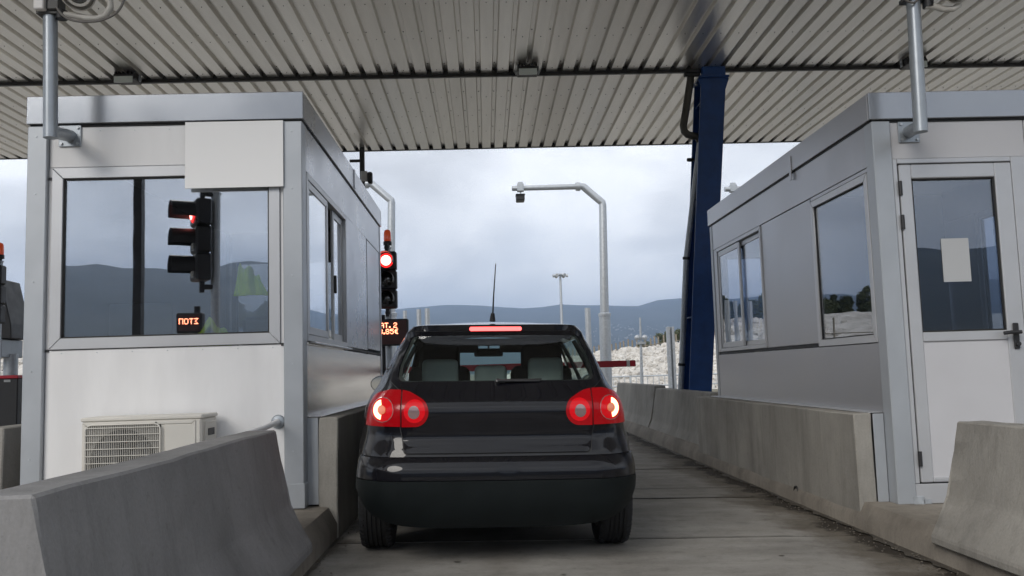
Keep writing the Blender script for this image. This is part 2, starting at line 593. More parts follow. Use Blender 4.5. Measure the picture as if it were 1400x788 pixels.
# damp dirt and grit gathered along the kerb feet
M_dirt = mat('damp_dirt', (.045, .038, .030), .6, var=.5, vscale=9, bump=1, bscale=60, alt=(.085, .075, .060))
M_damp = mat('damp_concrete', (.15, .132, .108), .6, var=.4, vscale=3, bump=.4, bscale=40, alt=(.085, .074, .060))
def ribbon(b, pts_a, pts_b, h):
    b.grid([[(x, y, zr(x) + h) for x, y in pts_a], [(x, y, zr(x) + h) for x, y in pts_b]])
for nm, m_, h, w0, w1, sd_, ppp in (('gutter_dirt', M_dirt, .0085, .012, .085, 6, 1.9),):
    b = MB()
    for side in (0, 1):
        s_ = -1 if side else 1
        x = 2.54 if side else -1.04
        A, B_ = [], []
        for k in range(420):
            y = 2.0 + 18 * k / 420
            mid = 1 if side else .35
            nz = .55 + .9 * noise.noise(Vector((y * ppp * .55, sd_, side))) + .55 * noise.noise(Vector((y * 3.1 * ppp, sd_, side))) + .35 * noise.noise(Vector((y * 11, sd_, side)))
            A.append((x, y)); B_.append((x + s_ * (w0 + w1 * max(0, nz)) * mid, y))
        ribbon(b, A, B_, h)
    tag(b.done(nm, m_), kind='stuff')
b = MB()
for k in range(1500):
    side = rng.random() < .75
    y = 2.2 + 15 * rng.random() ** 1.3
    x = (2.53 - abs(rng.gauss(0, .12))) if side else (-1.03 + abs(rng.gauss(0, .07)))
    rr = rng.uniform(.002, .008)
    bmesh.ops.create_icosphere(b.bm, subdivisions=1, radius=rr, matrix=Matrix.Translation((x, y, zr(x) + rr * .5 + .008)) @ Matrix.Rotation(rng.random() * 6, 4, 'Z') @ Matrix.Diagonal((1, rng.uniform(.5, 1), .6, 1)))
tag(b.done('grit', M_damp, smooth=0), kind='stuff')
b = MB()
for k in range(1, 18):
    y = js[k]
    xa, xb = -1.1, rng.choice((2.2, 1.7, 2.45))
    A, B_ = [], []
    for i in range(90):
        x = xa + (xb - xa) * i / 89
        c = y + .012 * noise.noise(Vector((x * 1.5, k, 0)))
        wd = .007 + .026 * max(0, noise.noise(Vector((x * 1.7, k, 2)))) + .008 * max(0, noise.noise(Vector((x * 12, k, 4))))
        wd *= min(1, (xb - x) / .3)
        A.append((x, c - wd)); B_.append((x, c + wd * .8))
    ribbon(b, A, B_, .0062)
for k in range(14):           # small dark chips and oil drips
    x, y = rng.uniform(-.9, 2.3), rng.uniform(3, 12)
    rr = rng.uniform(.006, .016)
    n_ = 9
    vs = [b.bm.verts.new((x + rr * rng.uniform(.6, 1.5) * math.cos(t_ * 6.283 / n_) * 1.6, y + rr * rng.uniform(.6, 1.3) * math.sin(t_ * 6.283 / n_), zr(x) + .0062)) for t_ in range(n_)]
    b.bm.faces.new(vs)
tag(b.done('joint_dirt', M_dirt), kind='stuff')

# ------------------------------------------------------------------ canopy
can = thing('toll_canopy', 'corrugated metal toll canopy roof spanning all the lanes overhead', 'canopy', (1, 12.6, 5.5))
pit = .24
def sheet_mesh(y0, y1, seed):
    b = MB()
    xs = []
    for k in range(4):
        o = k * pit
        xs += [(o, 0), (o + .160, 0), (o + .176, .058), (o + .224, .058)]
    xs.append((.96, 0))
    P = []
    for j in range(13):
        y = y0 + (y1 - y0) * j / 12
        P.append([(x, y, z + .0012 * noise.noise(Vector((x * 4, y * 1.3, seed)))) for x, z in xs])
    b.grid(P)
    bmesh.ops.recalc_face_normals(b.bm, faces=b.bm.faces[:])
    me = bpy.data.meshes.new('roof_sheet')
    b.bm.to_mesh(me)
    b.bm.free()
    me.materials.append(M_sheet)
    return me
YN, YJ, YF = 2.6, 12.6, 16.93  # near edge is out of view, placed to shape sun and reflections below
near = [sheet_mesh(YN - 12.6, -.02, s_) for s_ in (1, 5, 9)]
far = [sheet_mesh(.04, YF - 12.6, s_) for s_ in (2, 6, 11)]
for k in range(24):
    for lst in (near, far):
        o = bpy.data.objects.new('roof_sheet', lst[rng.randrange(3)])
        C.objects.link(o)
        o.parent = can
        o.location = (-12.0 + .96 * k, 0, rng.uniform(-.0015, .0015))
b = MB()
b.box(-11.1, 12.1, YN - .02, YF + .02, 5.60, 6.25)
b.done('light_block_deck', M_dark, can)  # unseen slab added above the sheets to block light
b = MB()
b.box(-11.1, 12.1, YJ - .015, YJ + .035, 5.452, 5.60)
b.done('joint_flashing', M_dark, can)
b = MB()
b.box(-11.1, 12.1, YF - .03, YF + .002, 5.503, 5.60)  # black closure: shade at the channel ends is put into its colour
b.box(-11.1, 12.1, YF + .004, YF + .05, 5.492, 6.2)
b.done('edge_trim_shade', M_dark, can)
b = MB()
for k in range(168):
    x = -11.0 + .24 * k + .196
    if x < 12:
        for y in (2.8, 4.0, 5.2, 6.4, 7.6, 8.8, 10, 11.1, 12.3, 13.6, 14.6, 15.6):
            b.cyl((x, y, 5.552), (x, y, 5.564), .009, n=6)
            if y > 9:
                b.cyl((x - .12, y + .1, 5.494), (x - .12, y + .1, 5.504), .006, n=6)
tag(b.done('screw', M_dark, can, smooth=0), kind='stuff')

# raked blue column that carries it
colm = thing('canopy_column', 'dark blue raked steel column holding up the canopy', 'column', (3.15, 12.75, .1))
a_, c_ = Vector((3.07, 13.1, .08)), Vector((3.47, 12.72, 5.36))
def rake(dx, dy, t):
    p = a_.lerp(c_, t)
    return Vector((p.x + dx, p.y + dy, p.z))
def raked_box(b, x0, x1, y0, y1, t0=0, t1=1, k=1.0):
    v = []
    for t in (t0, t1):
        s_ = 1 + (k - 1) * t
        for y in (y0, y1):
            for x in (x0, x1):
                v.append(b.bm.verts.new(rake(x * s_, y, t)))
    for q in ((0, 2, 3, 1), (4, 5, 7, 6), (0, 1, 5, 4), (2, 6, 7, 3), (0, 4, 6, 2), (1, 3, 7, 5)):
        b.bm.faces.new([v[i] for i in q])
b = MB(); raked_box(b, -.165, .165, -.22, -.195, k=1.12); b.done('flange', M_blue, colm)
b = MB(); raked_box(b, -.165, .165, .195, .22, k=1.12); b.done('flange', M_blue, colm)
b = MB(); raked_box(b, -.012, .012, -.195, .195); b.done('web', M_blue, colm)
b = MB()
for t in (.33, .66, .93):
    raked_box(b, -.16, -.012, -.19, .19, t, t + .003)
    raked_box(b, .012, .16, -.19, .19, t, t + .003)
b.done('stiffener', M_blue, colm)
b = MB()
b.box(3.25, 3.69, 12.45, 12.96, 5.33, 5.36, .004)
for s_ in (-1, 1):
    b.prism([(3.47 + s_ * .17, 5.33), (3.47 + s_ * .23, 5.33), (3.47 + s_ * .17, 5.16)], 'y', 12.52, 12.54)
b.done('head_plate', M_blue, colm)
b = MB()
for dx in (-.2, .2):
    for dy in (-.12, .08):
        b.cyl((3.47 + dx, 12.68 + dy, 5.30), (3.47 + dx, 12.68 + dy, 5.328), .018, n=6)
b.done('bolt', M_galv, colm, smooth=0)
b = MB(); b.box(2.8, 3.36, 12.8, 13.4, .08, .125, .004); b.done('base_plate', M_blue, colm)
b = MB(); b.box(3.30, 3.64, 12.47, 12.58, 5.361, 5.498, .004); b.box(3.39, 3.55, 12.66, 13.0, 5.361, 5.497, .004); b.done('bearing_block', M_blue, colm)
# downpipe from the roof joint
dp = thing('downpipe', 'grey rainwater downpipe swinging down onto the blue column', 'pipe', (3.0, 12.7, 5.0))
b = MB()
pts = [(3.17, 12.66, 5.46), (3.16, 12.66, 5.35), (3.06, 12.66, 4.85), (3.02, 12.66, 4.66), (3.03, 12.66, 4.58), (3.08, 12.67, 4.53), (3.16, 12.68, 4.51), (3.23, 12.69, 4.50), (3.27, 12.70, 4.44)]
b.tube(pts, .055, 14)
b.done('pipe_bend', mat('downpipe_grey', (.085, .08, .07), .45, metal=.3, var=.2), dp, smooth=60)
b = MB()
b.tube([(3.275, 12.70, 4.46), rake(-.225, .08, .5), rake(-.225, .08, .03)], .045, 12)
b.done('pipe', M_galv, dp, smooth=60)
for t in (.2, .5, .78):
    p = rake(-.225, .08, t)
    b = MB(); b.lathe([(.046, -.02), (.056, -.02), (.056, .02), (.046, .02)], p, (c_ - a_).normalized(), 14)
    b.done('clip', M_dark, dp)
b = MB(); b.box(3.06, 3.30, 12.60, 12.66, 5.40, 5.452, .006); b.done('outlet', M_dark, dp)

# floodlights under the roof joint
def floodlight(loc, label):
    t = thing('floodlight', label, 'floodlight', loc, 'floodlights under the canopy joint')
    x, y, z = loc
    b = MB(); b.box(x - .15, x + .15, y - .16, y + .12, z + .02, z + .10, .012); b.done('housing', M_dark, t)
    b = MB(); b.box(x - .13, x + .13, y - .178, y - .158, z - .035, z + .055, .004); b.done('front_glass', mat('floodlight_glass', (.62, .68, .66), .12, coat=1), t)
    for s_ in (-1, 1):
        b = MB(); b.box(x + s_ * .165 - .006, x + s_ * .165 + .006, y - .03, y + .03, z + .03, z + .135)
        b.cyl((x + s_ * .15, y, z + .06), (x + s_ * .182, y, z + .06), .02, n=8)
        b.done('bracket', M_galv, t)
    b = MB()
    for k in range(6):
        b.box(x - .14 + k * .052, x - .12 + k * .052, y - .14, y + .1, z + .098, z + .135)
    b.done('cooling_fin', M_dark, t)
    return t
fl = floodlight((.71, 12.35, 5.36), 'small floodlight under the roof joint above the black car')
dup(fl, (-5.0, 12.35, 5.36), 'small floodlight under the roof joint above the left booth')
dup(fl, (6.38, 12.35, 5.36), 'small floodlight under the roof joint behind the pole of the right booth')

# sensor post hanging from the canopy edge
hp = thing('hanging_sensor_post', 'dark hanging post with small grey sensor box above the left booth roof', 'sensor post', (-2.28, 16.7, 5.4))
X0 = -2.285
b = MB(); b.box(X0 - .045, X0 + .045, 16.66, 16.75, 4.55, 5.498, .004); b.done('post', M_dark, hp)
b = MB(); b.box(X0 - .02, X0 + .11, 16.6, 16.76 - .09, 4.82, 5.02, .01); b.done('sensor_box', M_alu, hp)
b = MB(); b.box(X0 + .112, X0 + .2, 16.58, 16.72, 4.78, 5.0, .02); b.done('sensor', M_dark, hp)
b = MB(); b.box(X0 - .24, X0 - .045, 16.68, 16.73, 5.22, 5.27, .004); b.done('arm', M_dark, hp)

# ------------------------------------------------------------------ parapets and barriers
def parapet(x0, x1, y0, y1, z0, z1, label, seed, dip=0):
    t = thing('parapet_wall', label, 'concrete wall', ((x0 + x1) / 2, y0, z0), 'concrete parapets beside the booths')
    b = MB()
    b.box(x0, x1, y0, y1, z0 - .25, z1, .008, 1)
    b.rough(.006, 2.3, 10, seed)
    b.rough(.003, 11, 0, seed + 3)
    b.done('wall', M_conc, t, smooth=40)
    return t
pl = parapet(-1.15, -1.02, 6.05, 10.62, .02, .828, 'plain concrete parapet between left booth and black car', 1)
pr_ = parapet(2.55, 2.675, 6.1, 10.72, -.05, .738, 'plain concrete parapet along the right booth with a small drain hole', 2)
parapet(-3.40, -3.25, 6.05, 10.62, .07, .83, 'concrete parapet at the far left side of the left booth', 3)
b = MB()
b.lathe([(.001, 0), (.030, .0), (.034, .004), (.042, .012), (.046, 0)], (2.549, 7.35, .045), (-1, 0, 0), 14)
b.done('drain_hole', M_seal, pr_)

jprof_half = [(.29, 0), (.29, .05), (.165, .27), (.085, .70)]
def jersey(x, y0, y1, z, h, label, mat_, seed, group='jersey barriers beside the lane', sx=1.0):
    t = thing('jersey_barrier', label, 'concrete barrier', (x, (y0 + y1) / 2, z), group)
    k = h / .70
    pr = [(x + u * sx, z + v * k) for u, v in jprof_half] + [(x - u * sx, z + v * k) for u, v in jprof_half[::-1]]
    b = MB()
    b.prism(pr, 'y', y0, y1, .009)
    b.rough(.006, 2.1, 12, seed)
    b.rough(.0035, 12, 0, seed + 3)
    b.done('barrier_body', mat_, t, smooth=26)
    return t
jersey(-1.285, 2.39, 5.05, .125, .690, 'dark grey concrete jersey barrier in the left foreground', M_concd, 4)
jersey(2.785, 2.3, 5.03, .06, .683, 'pale concrete jersey barrier in the right foreground before the door', M_conc, 5)
jersey(2.83, 10.78, 14.3, -.06, .83, 'jersey barrier beyond the right parapet beside the blue column', M_conc, 6)
jersey(2.85, 14.45, 18.6, -.06, .87, 'farthest jersey barrier on the right, behind the tail of the car', M_conc, 8)

# ================================================================== BOOTHS
def frame_mb(b, axis, a0, a1, z0, z1, d0, d1, wd):
    """four mitred bars round an opening; axis 'x': lies along x, depth along y"""
    O = [(a0, z0), (a1, z0), (a1, z1), (a0, z1)]
    I = [(a0 + wd, z0 + wd), (a1 - wd, z0 + wd), (a1 - wd, z1 - wd), (a0 + wd, z1 - wd)]
    ax = 'y' if axis == 'x' else 'x'
    for k in range(4):
        j = (k + 1) % 4
        cx_ = sum(p[0] for p in (O[k], O[j], I[j], I[k])) / 4
        cz_ = sum(p[1] for p in (O[k], O[j], I[j], I[k])) / 4
        q = [(cx_ + (u - cx_) * (1 - .0008), cz_ + (v - cz_) * (1 - .004)) for u, v in (O[k], O[j], I[j], I[k])]
        b.prism(q, ax, d0, d1, .003)
    return b
def bx(name, m_, par, *a, bev=.003, **kw):
    b = MB(); b.box(*a, bev=bev)
    return b.done(name, m_, par, **kw)
def window(axis, a0, a1, z0, z1, d0, d1, wd, par, pane_d, m_=None, name='window_frame'):
    b = MB(); frame_mb(b, axis, a0, a1, z0, z1, d0, d1, wd)
    f = b.done(name, m_ or M_alu, par)
    b = MB()
    e = wd - .006
    if axis == 'x':
        b.box(a0 + e, a1 - e, pane_d, pane_d + .006, z0 + e, z1 - e)
    else:
        b.box(pane_d, pane_d + .006, a0 + e, a1 - e, z0 + e, z1 - e)
    b.done('pane', M_glass, f, smooth=0)
    b = MB()
    g = wd - .001
    frame_mb(b, axis, a0 + g, a1 - g, z0 + g, z1 - g, min(d0, d1) + .012, max(d0, d1) - .004, .011)
    b.done('gasket', M_seal, f)
    return f

# ---------------- left booth
LB = thing('toll_booth', 'white-fronted toll booth on the left with wide mirrored window and air conditioner', 'toll booth', (-2.16, 8.2, .24), 'toll booths')
z0, zt = .245, 2.872
for (xa, xb, ya, yb) in ((-1.36, -1.228, 5.965, 6.10), (-3.09, -2.957, 5.965, 6.10), (-1.33, -1.228, 10.36, 10.47), (-3.09, -2.99, 10.36, 10.47)):
    bx('corner_post', M_post, LB, xa, xb, ya, yb, z0, zt, bev=.006)
b = MB(); b.box(-1.372, -1.222, 5.958, 6.11, z0 - .003, z0 + .16, .004); b.cyl((-1.345, 5.957, .37), (-1.345, 5.948, .37), .011, n=8); b.done('post_shoe', M_post, LB)
b = MB()
for xa in (-1.30, -3.03):
    for zz in (.62, 1.2, 1.8, 2.4, 2.80):
        b.cyl((xa, 5.966, zz), (xa, 5.961, zz), .006, n=8)
for k in range(7):
    b.cyl((-2.85 + k * .235, 6.0, 2.84), (-2.85 + k * .235, 5.997, 2.84), .004, n=6)
    b.cyl((-2.85 + k * .235, 6.0, 1.315), (-2.85 + k * .235, 5.997, 1.315), .004, n=6)
tag(b.done('screw', M_galv, LB, smooth=0), kind='stuff')
bx('wall_panel', M_white, LB, -2.955, -1.362, 6.0, 6.04, z0 + .01, 1.335)
bx('wall_panel', M_white, LB, -2.955, -1.362, 6.0, 6.04, 2.588, zt - .002)
for xa, xb in ((-2.955, -2.932), (-1.385, -1.362)):
    b = MB(); b.box(xa, xb, 6.001, 6.039, 1.338, 2.585); b.done('cover_strip', M_white, LB)
b = MB()
for xa in (-2.955, -1.385):
    for zz in (1.325, 2.50):
        b.box(xa + .001, xa + .022, 5.992, 6.0, zz, zz + .018)
b.done('clip', M_dark, LB)
window('x', -2.93, -1.387, 1.34, 2.583, 5.985, 6.045, .075, LB, 6.012)
# lane side
XS = -1.232
bx('side_panel', M_side, LB, XS - .04, XS, 6.102, 10.358, 2.552, zt - .002)
bx('side_panel', M_side, LB, XS - .04, XS + .004, 7.875, 9.20, 1.37, 2.549)
bx('side_panel', M_side, LB, XS - .04, XS - .004, 9.23, 10.358, 1.39, 2.549)
b = MB(); b.box(XS - .03, XS + .006, 9.203, 9.226, 1.33, 2.549); b.done('cover_strip', M_seal, LB)
bx('lower_panel', M_steel, LB, XS - .04, XS - .002, 6.102, 10.358, .835, 1.335)
bx('base_panel', M_post, LB, XS - .04, XS - .004, 6.102, 10.358, z0 + .005, .832)
bx('skirt_plate', M_post, LB, XS + .004, -1.152, 6.065, 6.075, z0 + .004, .83)
bx('flashing', M_steel, LB, XS + .001, -1.135, 6.08, 10.4, .831, .838, bev=.001)
b = MB(); frame_mb(b, 'y', 6.115, 7.865, 1.358, 2.548, XS - .05, XS + .006, .045); lf = b.done('window_frame', M_alu, LB)
b = MB(); frame_mb(b, 'y', 6.163, 6.96, 1.406, 2.50, XS - .02, XS + .001, .055); s1 = b.done('sash', M_alu, lf)
b = MB(); b.box(XS - .012, XS - .006, 6.21, 6.91, 1.455, 2.45); b.done('pane', M_glass, lf, smooth=0)
b = MB(); frame_mb(b, 'y', 7.33, 7.815, 1.406, 2.50, XS - .045, XS - .024, .06); b.done('sash', M_alu, lf)
b = MB(); b.box(XS - .038, XS - .032, 7.385, 7.76, 1.46, 2.446); b.done('pane', M_glass, lf, smooth=0)
bx('sash_handle', M_dark, lf, XS - .023, XS - .002, 7.345, 7.375, 1.80, 1.95, bev=.004)
bx('sill', M_steel, LB, XS + .002, XS + .05, 6.15, 7.85, 1.338, 1.354, bev=.004)
b = MB(); b.box(XS - .03, XS + .004, 7.87, 10.35, 1.342, 1.36); b.done('cover_strip', M_seal, LB)
# far sides of the shell
bx('side_panel', M_side, LB, -3.088, -3.05, 6.102, 10.358, z0 + .005, 1.35)
bx('side_panel', M_side, LB, -3.088, -3.05, 6.102, 10.358, 2.54, zt - .002)
bx('side_panel', M_side, LB, -3.088, -3.05, 6.102, 10.358, 1.352, 2.538)
bx('reflection_stop_lining', M_inner, LB, -3.046, -3.03, 6.11, 10.35, z0 + .06, zt - .05)  # dark sheet added so this side does not mirror the red signal
bx('wall_panel', M_white, LB, -2.985, -1.335, 10.42, 10.46, z0 + .005, 1.35)
bx('wall_panel', M_white, LB, -2.985, -1.335, 10.42, 10.46, 2.54, zt - .002)
window('x', -2.98, -1.34, 1.353, 2.537, 10.41, 10.465, .06, LB, 10.44)
bx('floor_plate', M_inner, LB, -3.04, -1.28, 6.05, 10.40, z0 + .01, z0 + .05)
bx('ceiling_plate', M_intw, LB, -3.04, -1.28, 6.05, 10.40, zt - .04, zt - .004)
# roof
def booth_roof(par, x0, x1, y0, y1, z, h, mfront, mside, side):
    b = MB(); b.box(x0 + .015, x1 - .015, y0 + .015, y1 - .015, z - .002, z + .016); b.done('shadow_gap', M_seal, par)
    bx('roof_fascia', mfront, par, x0, x1, y0 - .012, y0 + .02, z + .014, z + h, bev=.004)
    bx('roof_fascia', mfront, par, x0, x1, y1 - .02, y1 + .012, z + .014, z + h, bev=.004)
    bx('roof_fascia', mside, par, x0, x0 + .03, y0 + .022, y1 - .022, z + .014, z + h, bev=.004)
    bx('roof_fascia', mside, par, x1 - .03, x1, y0 + .022, y1 - .022, z + .014, z + h, bev=.004)
    bx('roof', M_fasc, par, x0 + .032, x1 - .032, y0 + .022, y1 - .022, z + .02, z + h - .03)
booth_roof(LB, -3.10, -1.218, 5.975, 10.49, zt, .208, M_fasc, M_side, 1)
bx('joint_strip', M_side, LB, -1.217, -1.209, 8.30, 8.36, 2.90, 3.079, bev=.001)

# blank white sign over the corner of the window
sg = thing('blank_sign', 'blank white rectangular sign board covering the top corner of the left booth window', 'sign', (-1.684, 5.955, 2.64))
bx('board', M_sign, sg, -2.018, -1.352, 5.945, 5.955, 2.41, 2.872, bev=.001)
b = MB()
for xa in (-1.95, -1.42):
    b.box(xa - .015, xa + .015, 5.956, 5.999, 2.62, 2.84)
b.done('bracket', M_galv, sg)

# things inside
dk = thing('desk', 'dark counter desk behind the front window of the left booth', 'desk', (-2.16, 6.45, .295))
bx('desk_top', M_inner, dk, -3.0, -1.3, 6.12, 6.75, 1.20, 1.24)
for xa in (-2.95, -1.35):
    bx('leg', M_inner, dk, xa - .02, xa + .02, 6.15, 6.72, .297, 1.20)
mo = thing('monitor', 'dark computer screen on the desk inside the left booth', 'screen', (-2.52, 6.5, 1.24))
bx('screen', M_dark, mo, -2.74, -2.28, 6.47, 6.51, 1.36, 1.68, bev=.006)
b = MB(); b.box(-2.6, -2.42, 6.42, 6.58, 1.242, 1.258, .004); b.box(-2.53, -2.49, 6.5, 6.52, 1.25, 1.42); b.done('stand', M_dark, mo)
def cloth(name, pts_fn, nu, nv, label, loc):
    t = thing(name, label, 'vest', loc)
    b = MB()
    b.grid([[pts_fn(i / nu, j / nv) for i in range(nu + 1)] for j in range(nv + 1)])
    o = b.done('cloth', M_vest, t, smooth=60)
    md = o.modifiers.new('thickness', 'SOLIDIFY'); md.thickness = .006
    return t
def v1(u, v):
    x = -1.745 + .25 * u * (1 - .35 * v) + .02 * v
    z = 1.685 + .215 * v - .10 * u * u * v + (.02 * math.sin(u * 15) if v > .9 else 0)
    return (x, 6.14 + .022 * math.sin(u * 9 + v * 2) + .014 * math.sin(u * 23) + .03 * v, z)
cloth('hi_vis_vest', v1, 24, 12, 'yellow green hi-vis vest hung up behind the left booth window', (-1.75, 6.2, 1.66))
def v2(u, v):
    return (-2.06 + .28 * u, 6.14 + .24 * v, 1.30 + .22 * math.sin(math.pi * u) ** .6 * math.sin(math.pi * min(1, v * .8 + .25)) + .03 * math.sin(u * 14 + v * 5))
cloth('folded_vest', v2, 20, 10, 'crumpled yellow green vest lying on the desk of the left booth', (-1.92, 6.28, 1.25))
ch = thing('office_chair', 'dark high-backed office chair inside the left booth', 'chair', (-1.75, 7.1, .295))
bx('backrest', M_dark, ch, -2.0, -1.5, 7.28, 7.36, 1.0, 1.62, bev=.03)
bx('seat', M_dark, ch, -2.0, -1.5, 6.85, 7.32, .76, .85, bev=.03)
b = MB(); b.cyl((-1.75, 7.1, .36), (-1.75, 7.1, .76), .03)
for k in range(5):
    b.cyl((-1.75, 7.1, .37), (-1.75 + .28 * math.cos(k * 1.257), 7.1 + .28 * math.sin(k * 1.257), .33), .02, .015, 8)
b.cyl((-1.75, 7.34, .8), (-1.75, 7.37, 1.1), .02)
b.done('base', M_dark, ch)

# air conditioner
ac = thing('air_conditioner', 'beige outdoor air conditioner unit on the white front wall of the left booth', 'air conditioner', (-2.17, 5.8, .30))
bx('casing', M_beige, ac, -2.545, -1.80, 5.635, 5.95, .325, .872, bev=.012)
bx('top_cover', M_beige, ac, -2.55, -1.795, 5.63, 5.955, .868, .893, bev=.006)
b = MB(); frame_mb(b, 'x', -2.535, -1.835, .34, .862, 5.628, 5.64, .022); b.done('front_rim', M_beige, ac)
bx('front_panel', M_beige, ac, -2.03, -1.845, 5.629, 5.64, .365, .838, bev=.004)
b = MB(); b.box(-2.512, -2.052, 5.631, 5.6345, .375, .845); b.done('fan_recess', M_seal, ac)
b = MB()
fx, fz, fr_ = -2.282, .61, .205
A, B_ = [], []
for k in range(33):
    t_ = 2 * math.pi * k / 32
    c, s_ = math.cos(t_), math.sin(t_)
    A.append((fx + fr_ * c, 5.6285, fz + fr_ * s_))
    q = min(.228 / max(1e-6, abs(c)), .233 / max(1e-6, abs(s_)))
    B_.append((fx + q * c, 5.627, fz + q * s_))
b.grid([A, B_])
b.done('fan_shroud', mat('shroud_grey', (.20, .195, .18), .6), ac)
b = MB()
b.lathe([(.03, 0), (.06, .004), (.06, .0)], (-2.282, 5.622, .61), (0, -1, 0), 16)
for k in range(3):
    a = k * 2.094 + .4
    for q in range(6):
        r0_, r1_ = .05 + q * .025, .05 + (q + 1) * .025
        wv = .45
        pts = [(-2.282 + r * math.cos(a + t_), 5.629 - .004 * (t_ > 0), .61 + r * math.sin(a + t_)) for r, t_ in ((r0_, -wv), (r1_, -wv), (r1_, wv), (r0_, wv))]
        b.bm.faces.new([b.bm.verts.new(p) for p in pts])
b.done('fan', mat('fan_grey', (.05, .05, .052), .5), ac)
b = MB()
x0_, x1_, za, zb = -2.514, -2.05, .373, .847
cr_ = .04
def inr(x):      # rounded ends of the guard
    d = max(0, cr_ - min(x - x0_, x1_ - x))
    return cr_ - math.sqrt(max(0, cr_ * cr_ - d * d))
for k in range(41):
    x = x0_ + .006 + (x1_ - x0_ - .012) * k / 40
    i_ = inr(x)
    b.cyl((x, 5.617, za + i_), (x, 5.617, zb - i_), .0019, n=5, cap=False)
tag(b.done('guard_wire', M_beige, ac), kind='stuff')
b = MB()
for k in range(11):
    z = za + .02 + (zb - za - .04) * k / 10
    d = max(0, cr_ - min(z - za, zb - z))
    i_ = cr_ - math.sqrt(max(0, cr_ * cr_ - d * d))
    b.cyl((x0_ + i_, 5.613, z), (x1_ - i_, 5.613, z), .0028, n=6, cap=False)
P_ = []
for cxx, czz, a0 in ((x1_ - cr_, zb - cr_, 0), (x0_ + cr_, zb - cr_, 90), (x0_ + cr_, za + cr_, 180), (x1_ - cr_, za + cr_, 270)):
    for q in range(6):
        t_ = R(a0 + q * 18)
        P_.append((cxx + cr_ * math.cos(t_), 5.616, czz + cr_ * math.sin(t_)))
b.tube(P_, .005, 8, closed=True)
b.done('guard_frame', M_beige, ac)
b = MB(); b.box(-1.802, -1.792, 5.69, 5.92, .42, .845, .004); b.done('service_cover', M_beige, ac)
b = MB(); b.box(-1.794, -1.789, 5.74, 5.87, .755, .80, .004); b.done('grip_recess', M_dark, ac)
b = MB(); b.cyl((-2.08, 5.625, .852), (-2.08, 5.622, .852), .005, n=8); b.done('badge', M_dark, ac)
b = MB()
for xa in (-2.4, -1.95):
    b.box(xa - .02, xa + .02, 5.66, 5.998, .285, .322); b.box(xa - .02, xa + .02, 5.975, 5.998, .25, .284)
b.done('wall_bracket', M_galv, ac)
# pipe stub with a flange
ps = thing('handrail_pipe', 'short pale pipe with round flange on the left booth wall beside its corner post', 'handrail', (-1.405, 5.99, .81))
b = MB(); b.tube([(-1.405, 5.985, .815), (-1.41, 5.6, .795), (-1.43, 5.2, .78)], .019, 12); b.done('pipe', M_white, ps, smooth=60)
b = MB(); b.lathe([(.02, .02), (.04, .016), (.047, .008), (.047, 0)], (-1.405, 5.998, .815), (0, -1, 0), 20); b.done('flange', M_pipe, ps)

M_glassL = M_glass
M_glass = M_glass2
# ---------------- right booth
RB = thing('toll_booth', 'grey toll booth on the right with a glazed door facing the road', 'toll booth', (3.7, 8.2, .12), 'toll booths')
z0, zt = .128, 2.782
for (xa, xb, ya, yb) in ((2.757, 2.888, 5.965, 6.10), (4.52, 4.65, 5.965, 6.10), (2.757, 2.86, 10.38, 10.48), (4.55, 4.65, 10.38, 10.48)):
    bx('corner_post', M_post, RB, xa, xb, ya, yb, z0, zt, bev=.006)
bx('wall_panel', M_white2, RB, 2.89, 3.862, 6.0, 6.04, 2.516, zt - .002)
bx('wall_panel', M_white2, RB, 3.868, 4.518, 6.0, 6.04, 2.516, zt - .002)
# door
b = MB()
b.box(2.892, 2.925, 5.98, 6.06, z0 + .135, 2.513, .004)
b.box(3.742, 3.845, 5.98, 6.06, z0 + .135, 2.513, .004)
b.box(2.927, 3.740, 5.98, 6.06, 2.478, 2.513, .004)
b.done('door_frame', M_alu, RB)
bx('threshold', M_alu, RB, 2.866, 3.845, 5.975, 6.06, z0, z0 + .132, bev=.004)
b = MB()
b.box(2.865, 2.94, 5.962, 5.974, z0, z0 + .05); b.box(2.935, 2.985, 5.962, 5.974, z0 + .002, z0 + .03)
b.done('drain_clip', M_galv, RB)
b = MB()
dz0, dz1, dx0, dx1 = .270, 2.468, 2.933, 3.734
b.box(dx0, dx0 + .085, 5.972, 6.03, dz0, dz1, .006)
b.box(dx1 - .12, dx1, 5.972, 6.03, dz0, dz1, .006)
b.box(dx0 + .086, dx1 - .121, 5.972, 6.03, dz1 - .10, dz1, .006)
b.box(dx0 + .086, dx1 - .121, 5.972, 6.03, 1.222, 1.288, .006)
b.box(dx0 + .086, dx1 - .121, 5.972, 6.03, dz0, dz0 + .03, .006)
door = b.done('door', M_alu, RB)
bx('door_panel', M_white2, door, dx0 + .08, dx1 - .115, 5.985, 6.02, dz0 + .025, 1.226)
b = MB(); b.box(dx0 + .08, dx1 - .115, 6.0, 6.006, 1.284, dz1 - .096); b.done('door_pane', M_glass, door, smooth=0)
b = MB(); frame_mb(b, 'x', dx0 + .0855, dx1 - .1205, 1.2875, dz1 - .0995, 5.984, 5.998, .012); b.done('gasket', M_seal, door)
b = MB(); b.box(dx0, dx1, 5.99, 6.02, dz0 - .012, dz0 - .001); b.box(dx0 - .006, dx1 + .006, 5.99, 6.02, dz1 + .001, dz1 + .009); b.box(dx1 + .001, dx1 + .007, 5.99, 6.02, dz0, dz1); b.box(dx0 - .007, dx0 - .001, 5.99, 6.02, dz0, dz1)
b.done('door_seal', M_seal, RB)
b = MB()
b.box(3.645, 3.685, 5.955, 5.971, 1.155, 1.335, .006)
b.cyl((3.665, 5.972, 1.27), (3.665, 5.915, 1.27), .013, n=12)
